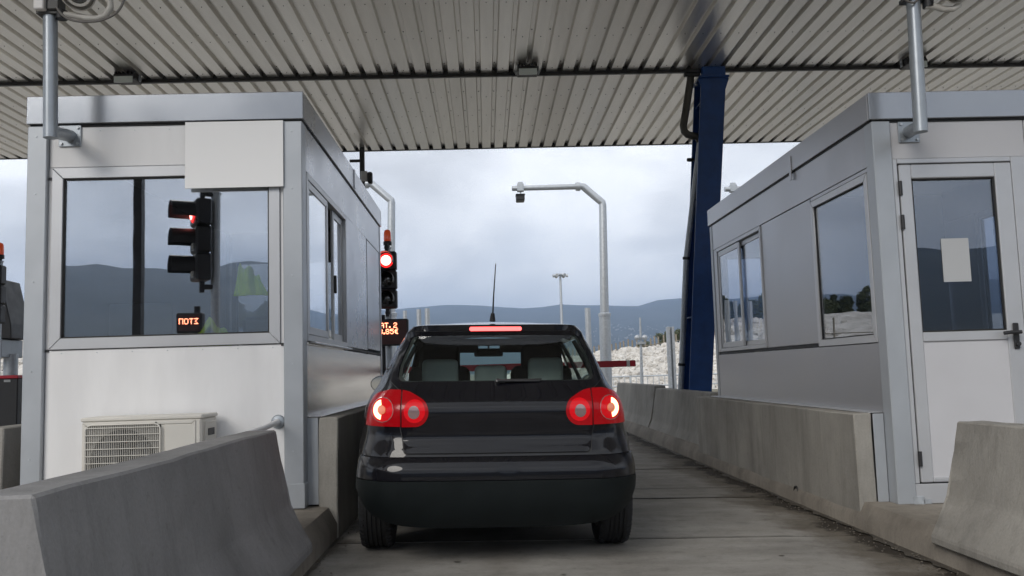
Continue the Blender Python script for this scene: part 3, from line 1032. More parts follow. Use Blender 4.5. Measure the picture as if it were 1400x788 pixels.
b.tube([(3.675, 5.918, 1.27), (3.60, 5.916, 1.27), (3.555, 5.92, 1.265)], .013, 10)
b.cyl((3.665, 5.956, 1.19), (3.665, 5.935, 1.19), .015, n=12)
b.done('door_handle', M_dark, door)
for zz in (2.30, 2.06, .43):
    b = MB(); b.cyl((2.929, 5.965, zz - .05), (2.929, 5.965, zz + .05), .012, n=10); b.box(2.922, 2.945, 5.966, 5.9715, zz - .05, zz + .05); b.done('hinge', M_dark, RB)
# window beside the door
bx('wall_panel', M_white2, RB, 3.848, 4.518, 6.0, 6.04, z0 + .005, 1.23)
window('x', 3.85, 4.516, 1.233, 2.512, 5.985, 6.045, .06, RB, 6.012)
# lane side
XR = 2.762
bx('side_panel', M_sider, RB, XR, XR + .04, 6.102, 10.378, 2.482, zt - .002)
bx('side_panel', M_sider, RB, XR + .006, XR + .04, 7.21, 8.56, 1.262, 2.479)
bx('lower_panel', M_sider, RB, XR, XR + .04, 6.102, 10.378, z0 + .005, 1.228)
b = MB(); b.box(XR + .012, XR + .035, 6.11, 10.37, 1.231, 1.259); b.box(XR + .004, XR + .03, 7.213, 7.228, 1.262, 2.478); b.done('cover_strip', M_seal, RB)
window('y', 6.11, 7.207, 1.232, 2.445, XR - .006, XR + .045, .055, RB, XR + .014)
bx('cover_strip', M_sider, RB, XR + .002, XR + .036, 6.102, 7.207, 2.449, 2.480)
b = MB(); frame_mb(b, 'y', 8.565, 10.25, 1.262, 2.478, XR - .006, XR + .05, .04); rf = b.done('window_frame', M_alu, RB)
b = MB(); frame_mb(b, 'y', 8.61, 9.48, 1.306, 2.434, XR + .03, XR + .048, .05); b.done('sash', M_alu, rf)
b = MB(); frame_mb(b, 'y', 9.33, 10.205, 1.306, 2.434, XR + .004, XR + .022, .06); b.done('sash', M_alu, rf)
b = MB(); b.box(XR + .037, XR + .043, 8.652, 9.438, 1.348, 2.392); b.done('pane', M_glass, rf, smooth=0)
b = MB(); b.box(XR + .010, XR + .016, 9.382, 10.153, 1.358, 2.382); b.done('pane', M_glass, rf, smooth=0)
bx('side_panel', M_sider, RB, XR + .002, XR + .04, 10.255, 10.378, 1.262, 2.479)
bx('skirt_plate', M_post, RB, 2.678, 2.754, 6.09, 6.10, z0 + .004, .737)
bx('flashing', M_alu, RB, 2.66, 2.76, 6.12, 10.45, .741, .747, bev=.001)
# other sides
bx('side_panel', M_sider, RB, 4.61, 4.648, 6.102, 10.378, z0 + .005, 1.25)
bx('side_panel', M_sider, RB, 4.61, 4.648, 6.102, 10.378, 2.45, zt - .002)
bx('side_panel', M_sider, RB, 4.61, 4.648, 8.0, 10.378, 1.252, 2.448)
window('y', 6.12, 7.98, 1.253, 2.447, 4.605, 4.655, .06, RB, 4.63)
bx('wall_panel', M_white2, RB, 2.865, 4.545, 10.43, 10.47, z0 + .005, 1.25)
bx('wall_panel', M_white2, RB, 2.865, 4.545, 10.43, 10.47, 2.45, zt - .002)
window('x', 2.87, 4.54, 1.253, 2.447, 10.42, 10.475, .06, RB, 10.45)
bx('floor_plate', M_inner, RB, 2.82, 4.60, 6.065, 10.41, z0 + .01, z0 + .05)
bx('ceiling_plate', M_intw, RB, 2.82, 4.60, 6.065, 10.41, zt - .04, zt - .004)
bx('partition', M_inner, RB, 2.83, 4.59, 8.5, 8.54, z0 + .055, zt - .05)
booth_roof(RB, 2.747, 4.66, 5.975, 10.50, zt, .208, M_fasc, M_sider, -1)
bx('joint_strip', M_sider, RB, 2.738, 2.746, 7.55, 7.60, 2.72, 2.93, bev=.001)
pn = thing('paper_notice', 'white sheet of paper taped inside the glass of the right booth door', 'paper notice', (3.3, 6.0, 1.8))
b = MB(); b.box(3.205, 3.40, 5.9955, 5.9985, 1.635, 1.94); b.done('sheet', M_paper, pn)

# ------------------------------------------------------------------ camera poles on the booth fronts
def booth_pole(x, y, z, topx, label, wallx, wallz):
    t = thing('camera_pole', label, 'pole', (x, y, z), 'camera poles bracketed to the booth fronts')
    b = MB()
    b.tube([(wallx, 5.985, wallz), (x, y, z)], .042, 20)
    b.done('arm', M_pipe, t, smooth=50)
    b = MB()
    b.tube([(x, y, z - .045), (topx, y, 4.35)], .044, 20)
    b.done('post', M_pipe, t, smooth=50)
    b = MB(); b.box(wallx - .075, wallx + .075, 5.985, 5.998, wallz - .075, wallz + .075, .003)
    b.done('wall_plate', M_pipe, t)
    b = MB()
    for sx_ in (-1, 1):
        for sz_ in (-1, 1):
            b.cyl((wallx + sx_ * .055, 5.986, wallz + sz_ * .055), (wallx + sx_ * .055, 5.974, wallz + sz_ * .055), .01, n=6)
    b.done('bolt', M_galv, t, smooth=0)
    b = MB()
    jx = topx - (topx - x) * .5
    b.box(jx - .065, jx - .0, y - .095, y - .03, 3.515, 3.66, .006)
    b.done('junction_box', M_wht, t)
    b = MB()
    b.box(jx - .07, jx + .075, y - .05, y + .06, 3.50, 3.53, .004)
    b.lathe([(.045, -.04), (.062, -.04), (.062, .05), (.045, .05)], (jx, y, 3.57), (0, 0, 1), 18)
    b.box(jx + .01, jx + .085, y - .07, y + .03, 3.52, 3.62, .006)
    b.done('clamp', mat('clamp_grey', (.07, .07, .068), .5, metal=.4, var=.3), t)
    return t
booth_pole(-2.765, 5.62, 2.735, -2.80, 'grey tube pole bracketed to the front of the left booth', -2.815, 2.805)
booth_pole(2.925, 5.62, 2.65, 2.955, 'grey tube pole bracketed to the front of the right booth', 3.03, 2.705)
M_cam = mat('camera_housing', (.50, .48, .44), .45, var=.12, vscale=8)
def cctv(x, y, z, s_, label):
    """camera head carried on a bent arm, its cables looping below"""
    t = thing('security_camera', label, 'camera', (x, y, z), 'security cameras on the booth poles')
    b = MB()
    ax = Vector((.1 * s_, -.75, -.62)).normalized()
    c0 = Vector((x, y, z))
    b.lathe([(.001, -.16), (.07, -.155), (.085, -.13), (.085, .06), (.078, .075), (.062, .07)], c0, ax, 24)
    b.done('housing', M_cam, t, smooth=40)
    b = MB()
    b.lathe([(.063, .066), (.04, .055), (.001, .05)], c0, ax, 20)
    b.done('lens', M_lensoff, t)
    b = MB()
    b.lathe([(.085, .02), (.1, .02), (.108, .075), (.1, .078)], c0, ax, 24, arc=(R(-100), R(100)))
    b.done('sunshade', M_cam, t)
    return t
cctv(-2.545, 5.52, 3.625, 1, 'beige security camera on the pole of the left booth')
cctv(3.17, 5.52, 3.575, 1, 'beige security camera on the pole of the right booth')
def arm(x, y, z, pts, label):
    t = thing('camera_bracket', label, 'bracket', (x, y, z), 'curved camera brackets')
    b = MB()
    b.tube(pts, .021, 12)
    b.done('arm', M_cam, t, smooth=60)
    b = MB(); b.cyl((x, y, z - .028), (x, y, z + .028), .036, n=14); b.done('collar', M_dark, t)
    return t
arm(-2.70, 5.60, 3.50, [(-2.72, 5.6, 3.505), (-2.62, 5.58, 3.49), (-2.52, 5.57, 3.462), (-2.45, 5.56, 3.455), (-2.40, 5.56, 3.475), (-2.37, 5.56, 3.53), (-2.38, 5.56, 3.62), (-2.45, 5.55, 3.68)], 'curved beige bracket arm below the camera of the left booth pole')
arm(3.03, 5.60, 3.48, [(3.01, 5.6, 3.46), (3.06, 5.59, 3.455), (3.12, 5.58, 3.43), (3.18, 5.57, 3.425), (3.22, 5.57, 3.45), (3.235, 5.57, 3.50), (3.23, 5.56, 3.57)], 'curved beige bracket arm below the camera of the right booth pole')
def loop(name, pts, label, r=.008):
    t = thing(name, label, 'cable', pts[0], 'cables looping at the booth poles')
    b = MB()
    K = len(pts)
    P = []
    for i in range(K - 1):           # Catmull-Rom
        p0, p1, p2, p3 = (Vector(pts[max(0, min(K - 1, i + q))]) for q in (-1, 0, 1, 2))
        for q in range(6):
            s_ = q / 6
            P.append(.5 * ((2 * p1) + (p2 - p0) * s_ + (2 * p0 - 5 * p1 + 4 * p2 - p3) * s_ * s_ + (3 * p1 - p0 - 3 * p2 + p3) * s_ ** 3))
    P.append(Vector(pts[-1]))
    b.tube(P, r, 8)
    b.done('cable', mat('cable_grey', (.16, .15, .14), .6), t, smooth=60)
loop('cable', [(-2.73, 5.56, 3.56), (-2.66, 5.55, 3.47), (-2.56, 5.54, 3.43), (-2.42, 5.53, 3.43), (-2.31, 5.53, 3.49), (-2.27, 5.53, 3.60), (-2.31, 5.53, 3.72), (-2.42, 5.54, 3.76)], 'thin grey cable looping under the camera at the left pole')
loop('cable', [(3.0, 5.56, 3.66), (2.88, 5.55, 3.63), (2.83, 5.55, 3.56), (2.85, 5.55, 3.49), (2.91, 5.56, 3.47), (2.95, 5.57, 3.50)], 'thin grey cable looping beside the clamp of the right pole')

# ================================================================== LANE EQUIPMENT
GL = {
 'K': ['10001', '10010', '10100', '11000', '10100', '10010', '10001'],
 'A': ['01110', '10001', '10001', '11111', '10001', '10001', '10001'],
 'T': ['11111', '00100', '00100', '00100', '00100', '00100', '00100'],
 '.': ['00', '00', '00', '00', '00', '11', '11'],
 ' ': ['00', '00', '00', '00', '00', '00', '00'],
 '2': ['01110', '10001', '00001', '00110', '01000', '10000', '11111'],
 '3': ['11110', '00001', '00001', '01110', '00001', '00001', '11110'],
 '8': ['01110', '10001', '10001', '01110', '10001', '10001', '01110'],
 '5': ['11111', '10000', '11110', '00001', '00001', '10001', '01110'],
 '€': ['00111', '01000', '11110', '01000', '11110', '01000', '00111'],
 'S': ['11111', '01000', '00100', '00010', '00100', '01000', '11111'],   # capital sigma
 'O': ['01110', '10001', '10001', '10001', '10001', '10001', '01110'],
 'P': ['11111', '10001', '10001', '10001', '10001', '10001', '10001'],   # capital pi
}
def led_text(b, s_, x, y, z, px):
    for c in s_:
        g = GL[c]
        for r_ in range(7):
            for k, v in enumerate(g[r_]):
                if v == '1':
                    cx_, cz_ = x + k * px, z - r_ * px
                    b.box(cx_ - px * .44, cx_ + px * .44, y - .003, y, cz_ - px * .44, cz_ + px * .44)
        x += (len(g[0]) + 1) * px
    return x
def signal(loc, label, rz=0, lean=0):
    """three-aspect head, local frame: faces -y, origin at the foot of its pole"""
    t = thing('traffic_signal', label, 'traffic light', loc, 'traffic signals on the toll islands', rz)
    kw = dict(local=True)
    b = MB(); b.cyl((0, .13, 0), (0, .13, 2.56), .042, n=16); b.cyl((0, .13, 2.56), (0, .13, 2.575), .05, n=16); b.done('pole', M_galv, t, **kw)
    b = MB(); b.box(-.11, .11, .02, .24, 0, .014, .003)
    b.done('base_plate', M_galv, t, **kw)
    for k, zc in enumerate((2.375, 2.125, 1.875)):
        b = MB(); b.box(-.13, .13, -.07, .075, zc - .122, zc + .122, .018); h = b.done('aspect_housing', M_dark, t, **kw)
        b = MB(); b.lathe([(.001, .022), (.05, .018), (.085, .006), (.094, .0)], (0, -.072, zc), (0, -1, 0), 24)
        # lens bulges towards the driver
        b.bm.transform(Matrix.Identity(4))
        b.done('lens', M_redlit if k == 0 else M_lensoff, h, **kw)
        if k == 0:
            b = MB(); b.lathe([(.001, .026), (.04, .023), (.066, .014)], (0, -.073, zc), (0, -1, 0), 24); b.done('lit_core', M_redcore, h, **kw)
        b = MB()
        b.lathe([(.097, .0), (.104, .0), (.104, .20), (.101, .20), (.098, .19)], (0, -.068, zc), (0, -1, 0), 24, arc=(R(-115), R(115)))
        b.done('visor', M_dark, h, **kw)
    b = MB()
    for zz in (1.70, 2.56):
        b.box(-.03, .03, .0, .13, zz - .02, zz + .02, .004)
        b.box(-.02, .02, -.01, .03, zz - .05, zz + .05)
    b.done('bracket', M_dark, t, **kw)
    b = MB(); b.lathe([(.03, 0), (.055, .005), (.055, .05), (.05, .055)], (0, .13, 2.60), (0, 0, 1), 18); b.cyl((0, .13, 2.56), (0, .13, 2.62), .03); b.done('beacon_base', M_dark, t, **kw)
    b = MB(); b.lathe([(.048, .0), (.05, .03), (.047, .11), (.038, .145), (.015, .158), (.001, .16)], (0, .13, 2.655), (0, 0, 1), 20); b.done('beacon', M_orange, t, **kw)
    return t
sig = signal((-1.262, 11.42, .215), 'traffic signal with lit red lamp and orange beacon, right of the left booth')
def led(loc, label, rows, px, W, H, rz=0):
    t = thing('led_display', label, 'led sign', loc, 'price displays under the signals', rz)
    kw = dict(local=True)
    b = MB(); b.box(-W / 2, W / 2, 0, .11, 0, H, .012); b.done('case', M_dark, t, **kw)
    b = MB(); b.box(-W / 2 + .02, W / 2 - .02, -.004, .002, .02, H - .02); b.done('face', M_ledface, t, smooth=0, **kw)
    for s_, x, z in rows:
        for c in s_:
            if c != ' ':
                b = MB(); led_text(b, c, x, -.004, z, px)
                b.done('character', M_ledtxt, t, smooth=0, **kw)
            x += (len(GL[c][0]) + 1) * px
    b = MB(); b.box(-.06, .06, .105, .225, H * .3, H * .7); b.done('bracket', M_galv, t, **kw)
    return t
led((-1.28, 11.38, 1.485), 'price display reading KAT. 2 3.85€ in orange under the red signal', [('KAT. 2', -.125, .292), ('3.85€', -.085, .212)], .0094, .57, .345)
# second pipe beside the signal pole carrying the display
sp = thing('support_post', 'thin steel post behind the price display', 'post', (-1.345, 11.62, .21))
b = MB(); b.cyl((-1.345, 11.62, .215), (-1.345, 11.62, 1.9), .03, n=14); b.done('post', M_dark, sp)
# signals for the oncoming lane on the left: one out of frame but mirrored in the window, one at the frame edge
dup(sig, (-2.56, 4.05, .25), 'traffic signal of the oncoming lane, seen mirrored in the left booth window', rz=R(180 + 60))
led((-2.93, 3.25, 1.58), 'orange stop display seen mirrored in the left booth window', [('STOP', -.09, .14)], .0082, .25, .20, rz=R(180))
s3 = thing('support_post', 'thin post carrying the orange stop display mirrored in the left booth window', 'post', (-2.93, 3.0, .255))
b = MB(); b.cyl((-2.93, 3.0, .25), (-2.93, 3.0, 1.86), .032, n=14); b.done('post', M_dark, s3)
mp_ = thing('post', 'dark post mirrored in the left booth window', 'post', (-3.69, 2.6, .07))
b = MB(); b.box(-3.73, -3.64, 2.55, 2.65, .07, 4.6, .004); b.done('shaft', M_dark, mp_)
dup(sig, (-6.24, 11.3, .15), 'dark traffic signal with orange beacon at the left edge, beyond the left booth')
mc = thing('lane_cabinet', 'dark cabinet with red top band at the left edge beside the left booth', 'cabinet', (-6.1, 11.5, .15))
bx('body', M_dark, mc, -6.30, -5.93, 11.35, 11.7, .15, 1.21, bev=.01)
bx('red_band', M_tile_red, mc, -6.302, -5.928, 11.348, 11.702, 1.211, 1.25, bev=.004)
bx('label_plate', M_paper, mc, -6.1, -6.02, 11.344, 11.349, 1.165, 1.195, bev=0)
th = thing('sloping_hood', 'black sloping side hood at the left edge next to the lane cabinet', 'machine hood', (-6.05, 12.2, .1))
b = MB(); b.prism([(-6.9, 1.75), (-6.37, 1.75), (-6.38, 1.95), (-6.53, 2.55), (-6.9, 2.65)], 'y', 12.0, 12.5, .01); b.done('hood', M_dark, th)
bx('lower_box', M_pipe, th, -6.9, -6.47, 11.95, 12.5, 1.50, 1.745, bev=.01)
b = MB(); b.cyl((-6.5, 12.25, .1), (-6.5, 12.25, 1.55), .09); b.done('pedestal', M_galv, th)
wp = thing('post', 'pale steel post behind the lane cabinet at the left edge', 'post', (-6.6, 14, .1))
b = MB(); b.cyl((-6.86, 14, .1), (-6.86, 14, 2.35), .05); b.done('shaft', M_galv, wp)

# boom barrier
bb = thing('boom_barrier', 'closed red and white boom barrier across the lane in front of the car', 'barrier', (-1.7, 13.2, .2))
bx('cabinet', M_wht, bb, -1.95, -1.55, 13.05, 13.4, .2, 1.30, bev=.015)
bx('cabinet_lid', M_tile_red, bb, -1.97, -1.53, 13.03, 13.42, 1.302, 1.36, bev=.01)
b = MB(); b.cyl((-1.75, 12.92, 1.19), (-1.75, 13.05, 1.19), .07); b.done('hub', M_dark, bb)
seg = [-1.9, -1.0, -.72, .55, 1.3, 2.07, 2.12, 2.205]
for k in range(7):
    bx('arm_segment', M_wht if k in (1, 5) else M_tile_red, bb, seg[k] + .001, seg[k + 1] - .001, 12.93, 12.985, 1.128, 1.222, bev=.006)

# overhead camera gantries
def gantry(loc, label):
    t = thing('camera_gantry', label, 'gantry pole', loc, 'galvanised camera gantries behind the toll canopy')
    kw = dict(local=True)
    b = MB(); b.cyl((0, 0, 0), (.03, 0, 2.5), .155, .15, 20); b.done('lower_pole', M_galv, t, smooth=50, **kw)
    b = MB(); b.cyl((.03, 0, 2.5), (.10, 0, 5.52), .118, .10, 20); b.done('upper_pole', M_galv, t, smooth=50, **kw)
    b = MB(); b.lathe([(.12, -.04), (.168, -.04), (.168, .03), (.115, .06)], (.03, 0, 2.5), (0, 0, 1), 20); b.done('collar', M_galv, t, **kw)
    b = MB(); b.tube([(.10, 0, 5.42), (.10, 0, 5.55), (-.42, 0, 6.02), (-.55, 0, 6.02)], .10, 16); b.done('knee', M_galv, t, smooth=28, **kw)
    b = MB(); b.cyl((-.5, 0, 6.02), (-2.36, 0, 6.01), .078, .07, 16); b.cyl((-.62, 0, 6.02), (-.5, 0, 6.02), .12, n=16); b.done('arm', M_galv, t, smooth=50, **kw)
    b = MB()
    b.cyl((-2.13, 0, 6.16), (-2.13, 0, 5.78), .022, n=10); b.box(-2.22, -2.04, -.1, .1, 5.92, 6.12, .01); b.box(-2.20, -2.06, -.04, .04, 6.1, 6.18)
    b.done('camera_mount', M_galv, t, **kw)
    b = MB(); b.box(-2.26, -2.03, -.22, .16, 5.64, 5.80, .02); b.box(-2.27, -2.02, -.26, .10, 5.79, 5.81); b.done('camera', M_dark, t, **kw)
    return t
ga = gantry((3.19, 23.5, .06), 'galvanised gantry pole with bent arm over the lane, right of the car roof')
dup(ga, (-2.52, 23.3, .22), 'galvanised gantry pole with bent arm, half hidden behind the left booth')
dup(ga, (9.02, 23.5, -.1), 'galvanised gantry arm tip showing above the roof of the right booth')

# slim posts beyond the booths
def slim(x, y, z0_, z1_, r_, label, sq=False):
    t = thing('steel_post', label, 'post', (x, y, z0_), 'slim steel posts beyond the canopy')
    b = MB()
    if sq:
        b.box(x - r_, x - r_ * .25, y - r_, y + r_, z0_, z1_, .006); b.box(x - r_ * .2, x + r_ * .25, y + r_ * .2, y + r_, z0_, z1_); b.box(x + r_ * .3, x + r_, y - r_, y + r_, z0_, z1_, .006)
    else:
        b.cyl((x, y, z0_), (x, y, z1_), r_, n=14)
    b.done('shaft', M_galv, t)
    return t
slim(3.06, 26, -.1, 2.93, .085, 'slim steel post just left of the gantry pole, over the car roof')
slim(5.50, 26, -.15, 2.30, .105, 'grooved steel post between signpost and blue column', True)
slim(-1.70, 26, 0, 3.05, .075, 'right one of the paired slim posts over the left end of the car roof')
slim(-1.95, 26, 0, 3.03, .07, 'left one of the paired slim posts over the left end of the car roof')
slim(-2.36, 26, 0, 3.0, .06, 'slim steel post beside the price display')
sn = thing('lamp_signpost', 'thin post with two small round lamps, seen past the boom tip', 'signal post', (4.59, 26, -.15))
b = MB(); b.cyl((4.58, 26, -.15), (4.62, 26, 2.6), .06, .025, 12); b.done('shaft', M_galv, sn)
b = MB()
for s_ in (-1, 1):
    b.lathe([(.001, -.05), (.07, -.03), (.085, .01), (.07, .06), (.001, .08)], (4.605 + s_ * .11, 25.93, 2.0), (0, -1, 0), 16)
b.done('lamp', M_galv, sn)
b = MB(); b.box(4.47, 4.74, 25.92, 25.99, 1.80, 1.88, .01); b.done('bracket', M_galv, sn)
ms = thing('lamp_mast', 'tall thin lamp mast far behind the car with a ring of lamps on top', 'lamp post', (7.87, 90, -.3))
b = MB(); b.cyl((7.87, 90, -.3), (7.9, 90, 11.0), .20, .11, 12); b.done('mast', M_galv, ms)
b = MB(); b.lathe([(.1, -.1), (.34, -.06), (.34, .02), (.1, .1)], (7.9, 90, 11.0), (0, 0, 1), 16); b.done('ring', M_galv, ms)
for k in range(6):
    a = k * math.pi / 3
    b = MB(); b.cyl((7.9 + .4 * math.cos(a), 90 + .4 * math.sin(a), 10.93), (7.9 + .8 * math.cos(a), 90 + .8 * math.sin(a), 10.85), .12, .18, 10); b.done('lamp', M_galv, ms)
# railing along the far edge of the plaza
rl = thing('railing', 'low steel railing at the foot of the white gravel bank', 'railing', (9, 38.2, -.14))
b = MB()
for z in (.34, .76):
    b.cyl((3.0, 38.2, z), (16, 38.2, z), .032, n=8)
b.done('rail', M_galv, rl)
bal = None
for k in range(53):
    x = 3.0 + 13 * k / 52
    if bal is None:
        b = MB(); b.cyl((0, 0, .48), (0, 0, .90), .016, n=6)
        bal = b.done('baluster', M_galv, rl, local=True)
        me_ = bal.data
        bal.location = (x - 9, 0, 0)
    else:
        o = bpy.data.objects.new('baluster', me_); C.objects.link(o); o.parent = rl; o.location = (x - 9, 0, 0)
for k in range(5):
    b = MB(); b.cyl((3 + 3.25 * k, 38.2, -.14), (3 + 3.25 * k, 38.2, .80), .045, n=8); b.done('post', M_galv, rl)

# ================================================================== CAR
M_paint = mat('black_car_paint', (.004, .004, .006), .35, coat=.85, spec=.06, rvar=.06, vscale=7)
M_trim = mat('black_bumper_plastic', (.009, .0115, .012), .5, var=.2, vscale=5, rvar=.08, spec=.12)
M_tyre = mat('tyre_rubber', (.016, .016, .017), .8, var=.3, vscale=14)
M_rim = mat('alloy', (.30, .30, .31), .35, metal=.8)
M_lampred = mat('tail_lamp_red', (.14, .001, .003), .2, coat=.35, spec=.15, emit=(1, .003, .010), estr=.12)
M_lampin = mat('tail_lamp_inner_red', (.24, .002, .005), .2, coat=.35, spec=.15, emit=(1, .005, .012), estr=.30)
M_lamplit = mat('brake_lamp_lit', (.9, .3, .25), .3, emit=(1, .33, .16), estr=4.6)
M_lampclr = mat('reversing_lamp', (.30, .20, .20), .15, coat=1, metal=.5)
M_lampamb = mat('indicator_lamp', (.55, .16, .08), .15, coat=1, emit=(1, .25, .1), estr=.25)
M_brk3 = mat('high_brake_lamp_lit', (.9, .2, .2), .3, emit=(1, .06, .055), estr=2.6)
M_seat = mat('grey_seat_fabric', (.42, .45, .43), .85, var=.1, vscale=8)
M_seatd = mat('dark_seat_fabric', (.007, .007, .0075), .9, spec=.1)
M_liner = mat('pillar_trim_grey', (.34, .37, .36), .8)
for _m in (M_paint,):
    _m.node_tree.nodes['Principled BSDF'].inputs['Coat IOR'].default_value = 1.45
    _m.node_tree.nodes['Principled BSDF'].inputs['Coat Roughness'].default_value = .015
M_mirr = mat('mirror_glass', (.8, .8, .8), .03, metal=1)
car = thing('car', 'black hatchback stopped in the toll lane with its brake lights lit', 'car', (.042, 5.02, zr(.042) + .004))
car.rotation_euler = (0, math.atan(.02), R(1.0))
car.scale = (.985, 1, 1)
def pch(xs, ys):
    """monotone cubic through the points"""
    xs, ys = np.array(xs, float), np.array(ys, float)
    h = np.diff(xs); d = np.diff(ys) / h
    mm = np.zeros(len(xs)); mm[0], mm[-1] = d[0], d[-1]
    for i in range(1, len(xs) - 1):
        if d[i - 1] * d[i] > 0:
            w1, w2 = 2 * h[i] + h[i - 1], h[i] + 2 * h[i - 1]
            mm[i] = (w1 + w2) / (w1 / d[i - 1] + w2 / d[i])
    def f(x):
        x = min(max(x, xs[0]), xs[-1])
        i = min(max(int(np.searchsorted(xs, x)) - 1, 0), len(h) - 1)
        t = (x - xs[i]) / h[i]
        return float(ys[i] * (1 + 2 * t) * (1 - t) ** 2 + mm[i] * h[i] * t * (1 - t) ** 2 + ys[i + 1] * t * t * (3 - 2 * t) + mm[i + 1] * h[i] * t * t * (t - 1))
    return f
yc = pch([.18, .22, .28, .36, .45, .52, .56, .585, .602, .615, .63, .645, .665, .69, .72, .78, .84, .885, .905, .93, .96, 1.0, 1.045, 1.15, 1.25, 1.31, 1.335, 1.36, 1.385, 1.40],
         [.16, .10, .055, .02, .004, 0, .004, .014, .032, .050, .057, .056, .068, .088, .104, .101, .096, .095, .100, .115, .140, .172, .204, .268, .335, .378, .372, .362, .380, .41])
Wr = pch([.18, .22, .30, .40, .50, .60, .70, .79, .86, .92, .97, 1.02, 1.10, 1.19, 1.31, 1.36, 1.40],
         [.68, .75, .81, .834, .838, .828, .810, .795, .787, .772, .742, .702, .668, .637, .584, .557, .515])
Wm = pch([.18, .3, .5, .7, .85, .93, .98, 1.05, 1.2, 1.33, 1.40],
         [.80, .865, .878, .876, .862, .845, .80, .762, .69, .615, .565])
rxf = pch([.2, .6, .9, 1.0, 1.1, 1.4], [.30, .28, .25, .18, .13, .11])
ryf = pch([.2, .6, .9, 1.0, 1.1, 1.4], [.31, .30, .30, .25, .20, .16])
def rear(u, z):
    """u runs round the back of the car; |u| past the flat turns the corner"""
    W_, rx, ry = Wr(z), rxf(z), ryf(z)
    U1 = W_ - rx
    s_ = 1 if u >= 0 else -1
    a = abs(u)
    if a <= U1:
        x, dy = a, 0
    else:
        t = min((a - U1) / rx, math.pi / 2)
        x, dy = U1 + rx * math.sin(t), ry * (1 - math.cos(t))
    return Vector((s_ * x, yc(z) + .035 * (x / W_) ** 2 + dy, z))
def u_of(x, z):
    W_, rx = Wr(z), rxf(z)
    U1 = W_ - rx
    a = abs(x)
    if a > U1:
        a = U1 + rx * math.asin(min(1, (a - U1) / rx))
    return math.copysign(a, x)
def umax(z):
    return Wr(z) - rxf(z) + rxf(z) * math.pi / 2
def yend(z):
    return yc(z) + .035 + ryf(z)
def smooth01(t):
    t = min(1, max(0, t)); return t * t * (3 - 2 * t)
def side(y, z):
    W_ = Wr(z) + (Wm(z) - Wr(z)) * smooth01((y - yend(z)) / .42)
    for ya in (.76, 3.338):
        r_ = math.hypot(y - ya, z - .315)
        W_ += .016 * math.exp(-((r_ - .355) / .04) ** 2) * (z < .75)
    if y > 3.2:
        W_ -= .16 * ((y - 3.2) / 1.0) ** 2
    return W_
def densify(poly, step):
    out = []
    n = len(poly)
    for i in range(n):
        a, b_ = poly[i], poly[(i + 1) % n]
        k = max(1, int(math.ceil(math.hypot(b_[0] - a[0], b_[1] - a[1]) / step)))
        out += [(a[0] + (b_[0] - a[0]) * q / k, a[1] + (b_[1] - a[1]) * q / k) for q in range(k)]
    return out
def inside(p, poly):
    x, y = p
    c = False
    j = len(poly) - 1
    for i in range(len(poly)):
        (xi, yi), (xj, yj) = poly[i], poly[j]
        if (yi > y) != (yj > y) and x < (xj - xi) * (y - yi) / (yj - yi) + xi:
            c = not c
        j = i
    return c
def patch(name, m_, par, poly, S, off=0, holes=(), step=.035, skirt=.012, outward=None, smooth=40):
    """a panel cut to an outline, laid on surface S(u, v) and turned in at its edges"""
    polys = [densify(poly, step)] + [densify(h, step) for h in holes]
    V, E_ = [], []
    for q in polys:
        k0 = len(V)
        V += [Vector(p) for p in q]
        E_ += [(k0 + i, k0 + (i + 1) % len(q)) for i in range(len(q))]
    us = [p[0] for p in polys[0]]; vs = [p[1] for p in polys[0]]
    nu, nv = int((max(us) - min(us)) / step), int((max(vs) - min(vs)) / step)
    for i in range(1, nu):
        for j in range(1, nv):
            p = (min(us) + (max(us) - min(us)) * i / nu, min(vs) + (max(vs) - min(vs)) * j / nv)
            if inside(p, polys[0]) and not any(inside(p, h) for h in polys[1:]):
                V.append(Vector(p))
    r_ = delaunay_2d_cdt(V, E_, [], 0, 1e-5)
    pv, pf = r_[0], r_[2]
    def nrm(u, v):
        e = .004
        a = S(u + e, v) - S(u - e, v); c = S(u, v + e) - S(u, v - e)
        n = a.cross(c)
        n = n.normalized() if n.length > 1e-12 else Vector((0, -1, 0))
        if outward is not None and n.dot(outward(S(u, v))) < 0:
            n = -n
        return n
    b = MB()
    verts, nn = [], []
    for p in pv:
        n = nrm(p.x, p.y)
        verts.append(b.bm.verts.new(S(p.x, p.y) + n * off)); nn.append(n)
    cnt = {}
    for f in pf:
        c = (sum(pv[i].x for i in f) / 3, sum(pv[i].y for i in f) / 3)
        if inside(c, polys[0]) and not any(inside(c, h) for h in polys[1:]):
            try:
                b.bm.faces.new([verts[i] for i in f])
            except ValueError:
                continue
            for i in range(3):
                k = tuple(sorted((f[i], f[(i + 1) % 3]))); cnt[k] = cnt.get(k, 0) + 1
    if skirt:
        low = {}
        for (i, j), c in cnt.items():
            if c == 1:
                for q in (i, j):
                    if q not in low:
                        low[q] = (b.bm.verts.new(verts[q].co), b.bm.verts.new(verts[q].co - nn[q] * skirt))
                b.bm.faces.new((low[i][0], low[j][0], low[j][1], low[i][1]))
    loose = [v for v in b.bm.verts if not v.link_faces]
    for v in loose:
        b.bm.verts.remove(v)
    return b.done(name, m_, par, smooth=smooth, local=True)
back = lambda p: Vector((p.x * .6, p.y - 1.5, (p.z - .7) * .5))
outx = lambda p: Vector((p.x, 0, 0))
def xz(poly):
    return [(u_of(x, z), z) for x, z in poly]
def mir(poly):
    return [(-x, z) for x, z in poly][::-1]
def sym(half):
    """closed outline from its right half, listed bottom to top"""
    return half + [(-x, z) for x, z in half[::-1]]
